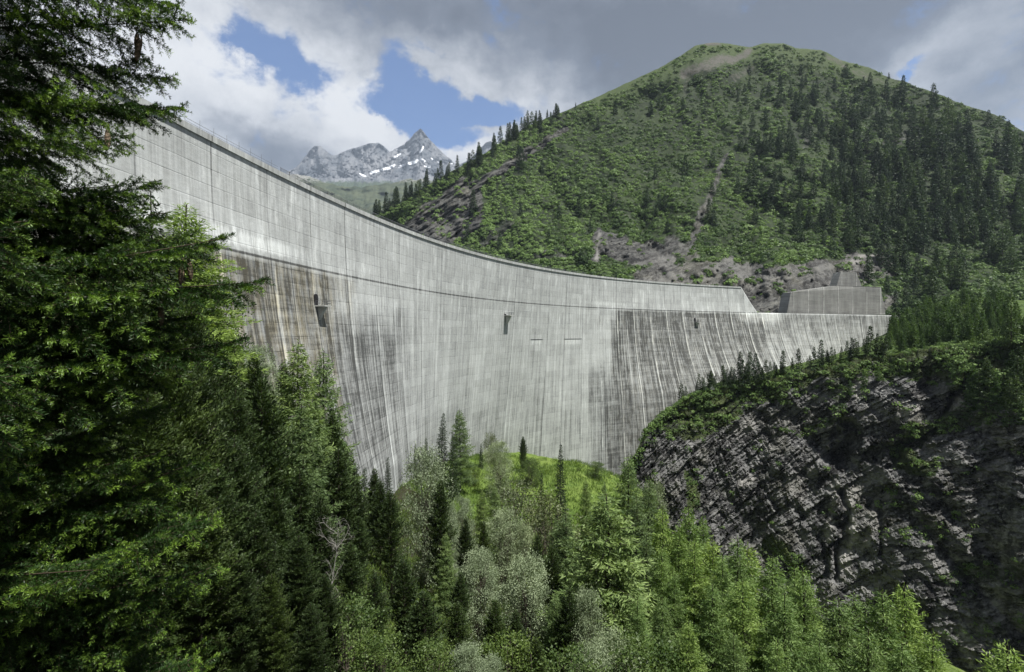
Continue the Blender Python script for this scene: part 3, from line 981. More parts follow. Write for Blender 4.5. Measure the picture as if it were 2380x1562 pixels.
PALES = [(1988, 1150, 1980, 1240, 10, .9), (1980, 1240, 1970, 1320, 14, .85), (1945, 1120, 1925, 1260, 9, .55), (2035, 1200, 2010, 1270, 14, .5), (1720, 1125, 1750, 1120, 8, .7), (2010, 860, 1995, 920, 12, .8), (1965, 835, 2040, 850, 9, .6), (2100, 960, 2150, 935, 14, .6), (2200, 950, 2240, 935, 10, .5), (2160, 1300, 2200, 1340, 16, .4), (2170, 1100, 2230, 1080, 14, .35), (2290, 1110, 2330, 1080, 14, .45), (1700, 1000, 1760, 990, 10, .35), (2230, 1420, 2260, 1530, 16, .4), (2255, 850, 2268, 820, 9, .7), (1990, 900, 2000, 930, 6, .5)]
DARKS = [(1962, 1150, 1950, 1350, 7, 6), (1975, 1000, 1960, 1070, 20, 16), (2260, 870, 2190, 970, 7, 12), (2030, 1180, 2060, 1330, 7, 3), (1920, 1250, 1910, 1400, 8, 4), (1820, 870, 1560, 985, 5, 6), (2180, 1010, 2020, 1060, 8, 8), (1500, 1110, 1560, 1200, 9, 5), (2070, 1060, 2180, 1000, 6, 8)]
CL_ALONG, CL_DIP = math.atan2(-75, 154), math.radians(37)


def cliff_point(px, k):
    px = np.asarray(px, float)
    yl = pl(px, C_LIP) + (fbm(np.stack([px / 30., 0 * px, 0 * px], -1), 4, 8) - .5) * 15 + (fbm(np.stack([px / 7., 0 * px, 0 * px], -1), 3, 9) - .5) * 10
    dl, db = pl(px, C_DL), pl(px, C_DB)
    y = yl + (1680 - yl) * k
    D = dl + (db - dl) * (.25 * k + .75 * k ** .8)
    p = P(px, y, D)
    gr = np.zeros(px.shape)
    wx, wy = warp(px, y, 26, 60, 5)
    wx, wy = warp(wx, wy, 9, 14, 8)
    for (x0, y0, x1, y1, r, w) in GREENS:
        gr = np.maximum(gr, capsule(wx, wy, x0, y0, x1, y1, r) * w)
    st = strata_of(p, CL_ALONG, CL_DIP)
    rel = (fbm(st * np.array([.008, .028, .02]), 5, 51, .55, True) - .5) * 9
    st2 = strata_of(p, CL_ALONG + .5, CL_DIP + 1.15)
    rel = rel + crags(st2 * .7, 65) * .35 * (1 - .6 * gr) + crags(st, 61) * .72 * (1 - .6 * gr) + (fbm(st * np.array([.09, .30, .2]), 4, 63) - .5) * 4
    rel = rel + (fbm(np.stack([st[..., 0] * .035 + p[..., 2] * .004, p[..., 2] * .006, 0 * px], -1), 3, 67, .5, True) - .5) * 15
    rel = rel + (vnoise(np.stack([px / 70., y / 400., 0 * px], -1), 81) - .5) * 10
    for (x0, y0, x1, y1, r, w) in DARKS:
        rel = rel + capsule(wx, wy, x0, y0, x1, y1, r, .9) * w
    n = np.array([math.sin(CL_ALONG) * -1, math.cos(CL_ALONG), 0])       # into the rock
    amp = sst(0, .03, k)
    out = p + n * (rel * amp)[..., None] * .55 + p / np.linalg.norm(p, axis=-1, keepdims=True) * (rel * amp)[..., None] * .5
    return out, gr, y


def build_cliff():
    cols = np.arange(1424, 2740, 2.6)
    k = np.linspace(0, 1, 330) ** 1.1
    PX, K = np.meshgrid(cols, k)
    G, gr, Y = cliff_point(PX, K)
    pale = np.zeros_like(PX)
    WX, WY = warp(PX, Y, 14, 30, 5)
    WX, WY = warp(WX, WY, 7, 9, 8)
    for (x0, y0, x1, y1, r, w) in PALES:
        pale = np.maximum(pale, capsule(WX, WY, x0, y0, x1, y1, r, .8) * w)
    top = 1 - sst(.0, .03, K)
    rock = 1 - np.clip(gr * .95 + top * .8, 0, 1) - .06
    V = G.reshape(-1, 3)
    mt = land_mat('dark_cliff_rock', (.016, .022, .009), (.055, .072, .022), (.015, .015, .015), (.155, .155, .152), .05, .75)
    me = make_mesh('cliff', V, grid_faces(*G.shape[:2], True), mt, dict(rock=rock.ravel(), scree=0 * rock.ravel(), pale=pale.ravel(), strata=strata_of(V, CL_ALONG, CL_DIP)), smooth=False)
    tag(link('cliff', me), 'dark layered rock cliff with pale streaks below the right end of the dam', kind='structure')
    return G[0]


LIP = build_cliff()

B_Y = [(1420, 1160), (1500, 1035), (1560, 965), (1600, 928), (1650, 898), (1700, 886), (1800, 860), (1900, 836), (2000, 810), (2060, 780), (2100, 755), (2150, 728), (2220, 712), (2300, 708), (2380, 712), (2760, 690)]
B_D = [(1420, 318), (1500, 330), (1600, 352), (1700, 372), (1800, 385), (1900, 405), (2000, 425), (2060, 432), (2100, 425), (2150, 420), (2300, 410), (2380, 400), (2760, 340)]


def bench_point(px, r):
    """grassy ground from the cliff lip back to the dam and the mountain foot"""
    px = np.asarray(px, float)
    yl = pl(px, C_LIP)
    y = yl + (pl(px, B_Y) - yl) * r ** .8
    D = pl(px, C_DL) + (pl(px, B_D) - pl(px, C_DL)) * r
    p = P(px, y, D)
    p[..., 2] += (fbm(p * .06, 4, 91) - .5) * 5 * sst(0, .2, r) + .6
    return p


def build_bench():
    cols = np.arange(1424, 2740, 4.)
    r = np.concatenate([[-.03], np.linspace(0, 1.25, 46)])
    PX, RR = np.meshgrid(cols, r)
    G = bench_point(PX, np.maximum(RR, 0))
    G[0] = LIP_at(cols) - np.array([0, 0, 1.2])
    m, g = material('ledge_grass')
    ob = g.n('ShaderNodeNewGeometry').outputs['Position']
    n = g.noise(g.vm('MULTIPLY', ob, (.12,) * 3), 1., 7, .65)
    n2 = g.noise(g.vm('MULTIPLY', ob, (.9,) * 3), 1., 5, .7)
    c = g.mix(g.rng(g.m('ADD', g.m('MULTIPLY', n, .6), g.m('MULTIPLY', n2, .4)), .38, .62), (.025, .045, .012), (.075, .115, .025))
    finish(g, c, .9, .2, n2, .3, .8)
    me = make_mesh('ledge_ground', G.reshape(-1, 3), grid_faces(*G.shape[:2]), m, smooth=True)
    tag(link('ledge_ground', me), 'bright grassy ledge along the top of the dark cliff', kind='structure')


def LIP_at(cols):
    c0 = np.arange(1424, 2740, 2.6)
    return np.stack([np.interp(cols, c0, LIP[:, i]) for i in range(3)], -1)


build_bench()

# ------------------------------------------------------------------ valley ground below the camera
CTRL = np.array([(0, 0, -3.2), (2, -6, -1.8), (-4, 3.5, -5), (4, 5, -7.5), (0, 10, -12), (-9, 10, -13), (-12, 20, -18), (-14, 30, -22), (-24, 28, -20), (-40, 40, -14), (-4, 30, -22), (10, 30, -29), (30, 30, -38), (30, 50, -44), (48, 50, -56), (62, 45, -70), (70, 62, -82), (48, 70, -66), (-22, 45, -25), (-30, 60, -21), (-12, 44, -30), (-8, 37, -27), (0, 45, -34), (-20, 62, -31), (-12, 60, -35),
                 (-41, 60, -4), (-47, 74, 8), (-49, 80, 8.5), (-38, 76, -14), (-25, 80, -36), (-54, 60, 6), (-62, 75, 14), (-49, 100, -12), (-42, 100, -24), (-47, 118, -30), (-30, 100, -44), (-60, 30, -2), (-40, 20, -9), (-80, 90, 16), (2, 60, -40), (0, 100, -48), (25, 80, -54), (30, 100, -62), (-34, 140, -48), (-20, 150, -56), (-10, 170, -60), (-26, 166, -54),
                 (0, 200, -62), (20, 190, -63), (20, 232, -62), (36, 232, -63.5), (38, 215, -65), (60, 240, -72), (10, 245, -66), (34, 262, -66), (62, 255, -84), (48, 200, -71), (62, 200, -90), (30, 150, -62), (50, 150, -78), (62, 120, -80), (48, 110, -76), (80, 90, -88), (100, 160, -118), (90, 220, -128), (84, 270, -130), (66, 285, -100), (120, 100, -125), (120, 200, -130), (170, 130, -135), (200, 60, -120), (120, 40, -95), (80, 20, -60), (40, 5, -28), (20, -10, -4), (160, 220, -135), (220, 160, -135), (20, 300, -75), (60, 320, -112), (-20, 200, -58), (-30, -10, -3), (220, 0, -90), (-70, 140, -10), (10, 15, -17), (24, 14, -26)], float)


class TPS:
    def __init__(s, c):
        s.c = c[:, :2]
        n = len(c)
        d = np.linalg.norm(s.c[:, None] - s.c[None], axis=-1)
        A = np.zeros((n + 3, n + 3))
        A[:n, :n] = -d + np.eye(n) * -2.0 * 0 + np.eye(n) * .5
        A[:n, n] = 1
        A[:n, n + 1:] = s.c
        A[n, :n] = 1
        A[n + 1:, :n] = s.c.T
        s.w = np.linalg.solve(A, np.concatenate([c[:, 2], [0, 0, 0]]))

    def __call__(s, x, y):
        x, y = np.asarray(x, float), np.asarray(y, float)
        q = np.stack([x.ravel(), y.ravel()], -1)
        out = np.empty(len(q))
        for a in range(0, len(q), 8000):
            k = q[a:a + 8000]
            d = np.linalg.norm(k[:, None] - s.c[None], axis=-1)
            out[a:a + 8000] = -d @ s.w[:-3] + s.w[-3] + k @ s.w[-2:]
        return out.reshape(x.shape)


_tps = TPS(CTRL)


def ground_z(x, y):
    x, y = np.asarray(x, float), np.asarray(y, float)
    z = _tps(x, y)
    q = np.stack([x, y, 0 * x], -1)
    a = sst(6, 30, np.hypot(x, y))
    return z + ((fbm(q * .05, 3, 101) - .5) * 3.0 + (fbm(q * .25, 3, 111) - .5) * .9) * a


def build_ground():
    xs = np.arange(-90, 226, 1.4)
    ys = np.arange(-14, 326, 1.4)
    X, Y = np.meshgrid(xs, ys)
    Z = ground_z(X, Y)
    V = np.stack([X, Y, Z], -1)
    m, g = material('valley_grass')
    ob = g.n('ShaderNodeNewGeometry').outputs['Position']
    n = g.noise(g.vm('MULTIPLY', ob, (.10,) * 3), 1., 7, .65)
    n2 = g.noise(g.vm('MULTIPLY', ob, (1.2,) * 3), 1., 6, .7)
    n3 = g.noise(g.vm('MULTIPLY', ob, (.035,) * 3), 1., 4, .6)
    c = g.mix(g.rng(g.m('ADD', g.m('MULTIPLY', n, .5), g.m('MULTIPLY', n2, .5)), .36, .64), (.035, .065, .012), (.12, .19, .03))
    c = g.mix(g.m('MULTIPLY', g.attr('meadow'), g.rng(n, .35, .65)), c, (.13, .18, .04))
    rk = g.mix(g.rng(n2, .3, .7), (.05, .048, .045), (.22, .21, .195))
    c = g.mix(g.rng(g.m('ADD', g.attr('rock'), g.m('MULTIPLY', g.m('SUBTRACT', n2, .5), 1.1)), .45, .62), c, rk)
    c = g.mix(g.rng(g.attr('litter'), .4, .7), c, g.mix(n2, (.016, .018, .009), (.045, .042, .022)))
    finish(g, c, .9, .2, g.m('ADD', n2, n), .35, .9)
    mead = sst(170, 200, Y) * sst(-25, 0, X)
    rock = np.exp(-((X + 43) / 9) ** 2 - ((Y - 74) / 16) ** 2) * .62 + .4 * sst(66, 80, X) * sst(280, 240, Y) * sst(120, 160, Y)
    lit = (fbm(np.stack([X, Y, 0 * X], -1) * .07, 3, 5)) * sst(190, 150, Y) * .7 + .42 * sst(190, 150, Y)
    me = make_mesh('valley_ground', V.reshape(-1, 3), grid_faces(*Z.shape), m, dict(meadow=mead.ravel(), rock=rock.ravel(), litter=lit.ravel()), smooth=True)
    tag(link('valley_ground', me), 'grassy valley floor and bank falling toward the foot of the dam', kind='structure')


build_ground()

# ------------------------------------------------------------------ vegetation: shapes
def cards(p, d, ln, w, rs, roll=None):
    """leaf-shaped quads from point p along d"""
    n = len(p)
    d = d / (np.linalg.norm(d, axis=1, keepdims=True) + 1e-9)
    rv = rs.normal(size=(n, 3)) if roll is None else roll
    sd = np.cross(d, rv)
    sd /= (np.linalg.norm(sd, axis=1, keepdims=True) + 1e-9)
    ln = np.broadcast_to(np.asarray(ln, float), (n,))[:, None]
    w = np.broadcast_to(np.asarray(w, float), (n,))[:, None]
    mid = p + d * ln * .5
    V = np.stack([p, mid - sd * w * .5, p + d * ln, mid + sd * w * .5], 1)
    return V.reshape(-1, 3)


def quads(nv):
    return np.arange(nv, dtype=np.int32).reshape(-1, 4)


def crown_mesh(name, Vs, var, mat):
    V = np.concatenate(Vs)
    v = np.repeat(np.concatenate(var), 4)
    return make_mesh(name, V, quads(len(V)), mat, dict(var=v))


def conifer(name, seed, h, r, style, matc, matt, dens=1.0, single=False, cs=1.0):
    wf = 1.0 if not single else 1.6 if 'young' in name else 1.9
    rs = R(seed)
    b = Bag()
    wob = [(rs.normal() * .02 * h * .3, rs.normal() * .02 * h * .3) for _ in range(7)]
    zz = np.linspace(0, h * .99, 7)
    tx = np.array([0] + [wob[k][0] * .35 for k in range(1, 7)])
    ty = np.array([0] + [wob[k][1] * .35 for k in range(1, 7)])
    b.tube([(tx[k], ty[k], zz[k] - (.6 if k == 0 else 0)) for k in range(7)], [h * .012 * (1 - .92 * k / 6) + .012 for k in range(7)], 7)
    Vs, va = [], []
    z0 = {'larch': .10, 'spruce': .06, 'pine': .10}[style] * h
    z = z0
    az = rs.rand() * 6
    while z < h * .985:
        u = 1 - z / h
        if style == 'larch':
            prof = (u ** .80) * (1.15 - .30 * u) * 1.15
            L = r * prof * rs.uniform(.62, 1.12)
            a0, curve = rs.uniform(-.12, .12) + .45 * (1 - u) ** 2, .12
            sp, tl = .32, .50
        elif style == 'spruce':
            prof = u ** .9
            L = r * prof * rs.uniform(.75, 1.1) + .08
            a0, curve = -.38 * u + .38 * (1 - u) ** 2, .22
            sp, tl = .20, .40
        else:
            prof = min(1, (u * 2.6) ** .75) * (.70 + .30 * math.sin(math.pi * min(1, u + .12)))
            L = r * prof * rs.uniform(.6, 1.15)
            a0, curve = rs.uniform(.05, .35) + .4 * (1 - u), .35
            sp, tl = .20, .36
        L = max(L, .12)
        az += 2.4 + rs.normal() * .35
        n = max(3, int(L / .22))
        f = np.linspace(0, 1, n)
        ang = a0 + curve * f ** 1.5 * (1 if style != 'spruce' else .9)
        st = L / (n - 1)
        rr = np.concatenate([[0], np.cumsum(np.cos(ang[:-1])) * st])
        hz = np.concatenate([[0], np.cumsum(np.sin(ang[:-1])) * st])
        bend = az + .25 * rs.normal() * f
        o = np.array([np.interp(z, zz, tx), np.interp(z, zz, ty), z])
        pts = o + np.stack([rr * np.cos(bend), rr * np.sin(bend), hz], -1)
        if L > .7 and not single:
            m_ = pts[[0, n // 2, n - 1]]
            b.tube(m_, [.012 + .010 * L, .008 + .005 * L, .004], 3, False)
        dr = np.array([math.cos(az), math.sin(az), 0])
        sdv = np.array([-math.sin(az), math.cos(az), 0])
        tone = rs.rand()
        nt = max(2, int(L / (.085 / dens)))
        for k in range(nt):
            ff = (k + rs.rand()) / nt
            if ff < .12 and L > 1: continue
            p0 = np.array([np.interp(ff, f, pts[:, j]) for j in range(3)])
            l = tl * L * (1.05 - ff) * rs.uniform(.5, 1.1) + .12
            sgn = 1 if k % 2 else -1
            a_ = math.radians(rs.uniform(35, 75))
            if ff > .93: a_ *= .3
            td = dr * math.cos(a_) + sdv * math.sin(a_) * sgn
            if style == 'larch':
                td = td + np.array([0, 0, rs.uniform(-.55, .30)])
            elif style == 'spruce':
                td = td + np.array([0, 0, rs.uniform(-.75, -.05)])
            else:
                td = td + np.array([0, 0, rs.uniform(.0, .9)])
            td /= np.linalg.norm(td)
            nc = max(2, int(l / .085 * dens))
            q = (np.arange(nc) + rs.rand(nc)) / nc
            cp = p0 + td * (q * l)[:, None] + rs.normal(size=(nc, 3)) * .035
            if style == 'larch':
                cd = td + rs.normal(size=(nc, 3)) * .55
                ln, w = rs.uniform(.22, .42, nc), rs.uniform(.055, .090, nc)
            elif style == 'spruce':
                cd = td + rs.normal(size=(nc, 3)) * .35
                ln, w = rs.uniform(.22, .38, nc), rs.uniform(.08, .12, nc)
            else:
                cd = td * .8 + dr * .3 + np.array([0, 0, .55]) + rs.normal(size=(nc, 3)) * .4
                ln, w = rs.uniform(.20, .36, nc), rs.uniform(.08, .13, nc)
            Vs.append(cards(cp, cd, ln * cs, w * cs * wf, rs))
            va.append(np.clip(tone * .55 + rs.rand(nc) * .45, 0, 1))
        z += sp * (.55 + .6 * u) * rs.uniform(.6, 1.3) / dens * .50
    # leader
    nl = 10
    zt = h * np.linspace(.93, 1.0, nl)
    Vs.append(cards(np.stack([np.interp(zt, zz, tx), np.interp(zt, zz, ty), zt], -1), np.array([0, 0, 1.]) + rs.normal(size=(nl, 3)) * .5, .22 * cs, .07 * cs, rs))
    va.append(rs.rand(nl))
    if single:
        V = np.concatenate(Vs)
        nv = len(V)
        V2 = np.concatenate([V, np.array(b.v)])
        Fs = [tuple(q) for q in quads(nv)] + [tuple(i + nv for i in f_) for f_ in b.f]
        mi = [0] * (nv // 4) + [1] * len(b.f)
        return make_mesh(name, V2, Fs, [matc, matt], dict(var=np.concatenate([np.repeat(np.concatenate(va), 4), np.zeros(len(b.v))])), mi=mi)
    return b.mesh(name + '_trunk', matt), crown_mesh(name + '_crown', Vs, va, matc)


def broadleaf(name, seed, h, r, matc, matt, leaf=.15, clumps=150, per=70, stems=4, base=.12, top_heavy=.0, narrow=1.0):
    rs = R(seed)
    b = Bag()
    Vs, va = [], []
    heads = []
    for s_ in range(stems):
        a = 6.28 * (s_ + rs.rand() * .6) / stems
        lean = rs.uniform(.12, .38) * r / h * 2
        hh = h * rs.uniform(.7, .95)
        pts = [np.array([0.06 * math.cos(a), .06 * math.sin(a), -.5])]
        for k in range(1, 6):
            q = k / 5
            pts.append(np.array([math.cos(a) * lean * hh * q ** 1.3 + rs.normal() * .05 * hh * q, math.sin(a) * lean * hh * q ** 1.3 + rs.normal() * .05 * hh * q, hh * q]))
        b.tube(pts, [.016 * h * (1 - .85 * k / 5) / max(1, stems ** .4) + .01 for k in range(6)], 6)
        heads.append(np.array(pts))
    z0 = base * h
    for c in range(clumps):
        # uneven crown: a random direction, radius biased to the outside, lumpy
        u, ph = rs.rand() ** (1 - top_heavy * .4), rs.rand() * 6.283
        zc = z0 + (h - z0) * u
        prof = math.sqrt(max(0.02, 1 - ((u - .42) / .60) ** 2)) if u > .42 else .62 + .38 * u / .42
        prof *= .78 + .40 * vnoise(np.array([[math.cos(ph) * 1.4 + seed, math.sin(ph) * 1.4, u * 3.2]]), 7)[0]
        rad = r * prof * rs.rand() ** .45 * narrow
        c0 = np.array([math.cos(ph) * rad, math.sin(ph) * rad, zc])
        hd = heads[rs.randint(stems)]
        j = min(4, int(max(0, (zc / h - .22)) * 5))
        st = hd[j]
        mid = (st + c0) / 2 + np.array([0, 0, -.04 * h]) + rs.normal(size=3) * .05
        b.tube([st, mid, c0], [.006 * h * .5 + .006, .012, .005], 3, False)
        cr = r * rs.uniform(.13, .24)
        n = int(per * rs.uniform(.6, 1.3))
        q = rs.normal(size=(n, 3)) * cr * np.array([1, 1, .75]) * .6
        d = q / (cr + 1e-6) + rs.normal(size=(n, 3)) * .8 + np.array([0, 0, .3])
        Vs.append(cards(c0 + q, d, leaf * rs.uniform(.7, 1.25, n), leaf * .62 * rs.uniform(.7, 1.2, n), rs))
        va.append(np.clip(rs.rand() * .65 + rs.rand(n) * .35, 0, 1))
    return b.mesh(name + '_trunk', matt), crown_mesh(name + '_crown', Vs, va, matc)


BARK = plain('grey_bark', (.09, .075, .06), .9, .4, 6)
DBARK = plain('dark_bark', (.035, .028, .022), .9, .4, 6)
DEADW = plain('bleached_wood', (.27, .26, .235), .8, .25, 8)
M_LARCH = foliage_mat('larch_needles', (.05, .095, .032), (.235, .325, .13), .30)
M_LARCH2 = foliage_mat('bright_larch_needles', (.06, .12, .028), (.25, .355, .12), .32)
M_SPRUCE = foliage_mat('spruce_needles', (.012, .026, .010), (.040, .068, .024), .2)
M_PINE = foliage_mat('pine_needles', (.015, .031, .010), (.068, .105, .032), .2)
M_WILLOW = foliage_mat('silver_willow_leaves', (.075, .11, .052), (.40, .475, .31), .14, .7, .12, .10)
M_ALDER = foliage_mat('alder_leaves', (.035, .07, .018), (.14, .20, .06), .35, .5, .3)
M_GREY = foliage_mat('grey_green_leaves', (.04, .06, .028), (.17, .20, .11), .25, .5, .3)
M_HILLC = foliage_mat('mountain_conifer_needles', (.016, .034, .018), (.055, .092, .042), .15, objvar=.35)
M_HILLL = foliage_mat('mountain_larch_needles', (.028, .056, .022), (.085, .135, .05), .2, objvar=.3)
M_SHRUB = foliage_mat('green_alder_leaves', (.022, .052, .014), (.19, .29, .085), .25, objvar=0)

MESH = {
    'larch': [conifer('larch', s, 16, 3.9, 'larch', M_LARCH, DBARK, 1.16) for s in (1, 2, 3)],
    'bright_larch': [conifer('bright_larch', s, 14, 3.7, 'larch', M_LARCH2, DBARK, 1.2) for s in (4, 5, 6)],
    'spruce': [conifer('spruce', s, 15, 2.6, 'spruce', M_SPRUCE, DBARK, .9) for s in (7, 8)],
    'pine': [conifer('pine', s, 14, 2.5, 'pine', M_PINE, DBARK, 1.05) for s in (9, 10, 11)],
    'near_larch': [conifer('near_larch', s, 14, 3.7, 'larch', M_LARCH2, DBARK, 1.5, False, .68) for s in (24, 25, 26)],
    'near_pine': [conifer('near_pine', s, 14, 2.6, 'pine', M_PINE, DBARK, 1.5, False, .62) for s in (21, 22)],
    'willow': [broadleaf('willow', s, 9, 2.9, M_WILLOW, BARK, .135, 200, 105, 4, .06) for s in (12, 13, 14)],
    'alder': [broadleaf('alder', s, 6, 2.4, M_ALDER, BARK, .17, 120, 55, 5, .05) for s in (15, 16)],
    'grey_bush': [broadleaf('grey_bush', s, 5, 2.4, M_GREY, BARK, .15, 110, 55, 6, .05) for s in (17, 18)],
}
HT = dict(larch=16, bright_larch=14, spruce=15, pine=14, willow=9, alder=6, grey_bush=5)
RAD = dict(larch=3.1, bright_larch=2.7, spruce=2.6, pine=2.5, willow=2.9, alder=2.4, grey_bush=2.4)
FARC = [conifer('mountain_conifer', 30 + s, 12, 3.0, 'spruce', M_HILLC, DBARK, .44, True, 2.1) for s in range(3)]
FARL = [conifer('mountain_larch', 40 + s, 12, 3.3, 'larch', M_HILLL, DBARK, .48, True, 2.3) for s in range(3)]
FARB = [conifer('young_larch', 50 + s, 9, 2.5, 'spruce', foliage_mat('young_larch_needles_%d' % s, (.025, .06, .016), (.085, .145, .04), .28, objvar=.3), DBARK, .56, True, 1.8) for s in range(3)]
FARD = [conifer('small_spruce', 60 + s, 9, 2.0, 'spruce', M_SPRUCE, DBARK, .46, True, 2.0) for s in range(2)]

CATN = dict(larch='larch', bright_larch='larch', spruce='spruce', pine='pine', willow='willow', alder='bush', grey_bush='bush')
trs = R(99)
ALLT = []


def plant(kind, px, ytop, D, wide=1.0, label=None, lean=0.0, h=None):
    X = (px - CX) / F * D
    g = float(ground_z(np.array(X), np.array(float(D))))
    zt = (HY - ytop) / F * D
    hh = zt - g if h is None else h
    root = bpy.data.objects.new({'bright_larch': 'larch_tree', 'larch': 'larch_tree', 'spruce': 'spruce_tree', 'pine': 'pine_tree', 'willow': 'willow_tree', 'alder': 'alder_bush', 'grey_bush': 'grey_bush'}[kind], None)
    COL.objects.link(root)
    root.location = (X, D, g)
    tm, cm = MESH['near_pine' if kind == 'pine' and D < 41 else 'near_larch' if kind == 'bright_larch' and D < 63 else kind][trs.randint(2 + ('larch' in kind))]
    root.rotation_euler = (trs.normal() * .015, lean + trs.normal() * .015, trs.rand() * 6.28)
    s = hh / HT[kind]
    wide = wide * (1.2 if 'larch' in kind else .84 if kind == 'willow' else 1.0)
    root.scale = (s ** .75 * wide, s ** .75 * wide, s)
    link('trunk', tm, root)
    link('crown', cm, root)
    root['category'] = CATN[kind]
    ALLT.append((root, kind, px, ytop, D, hh, label))
    return root


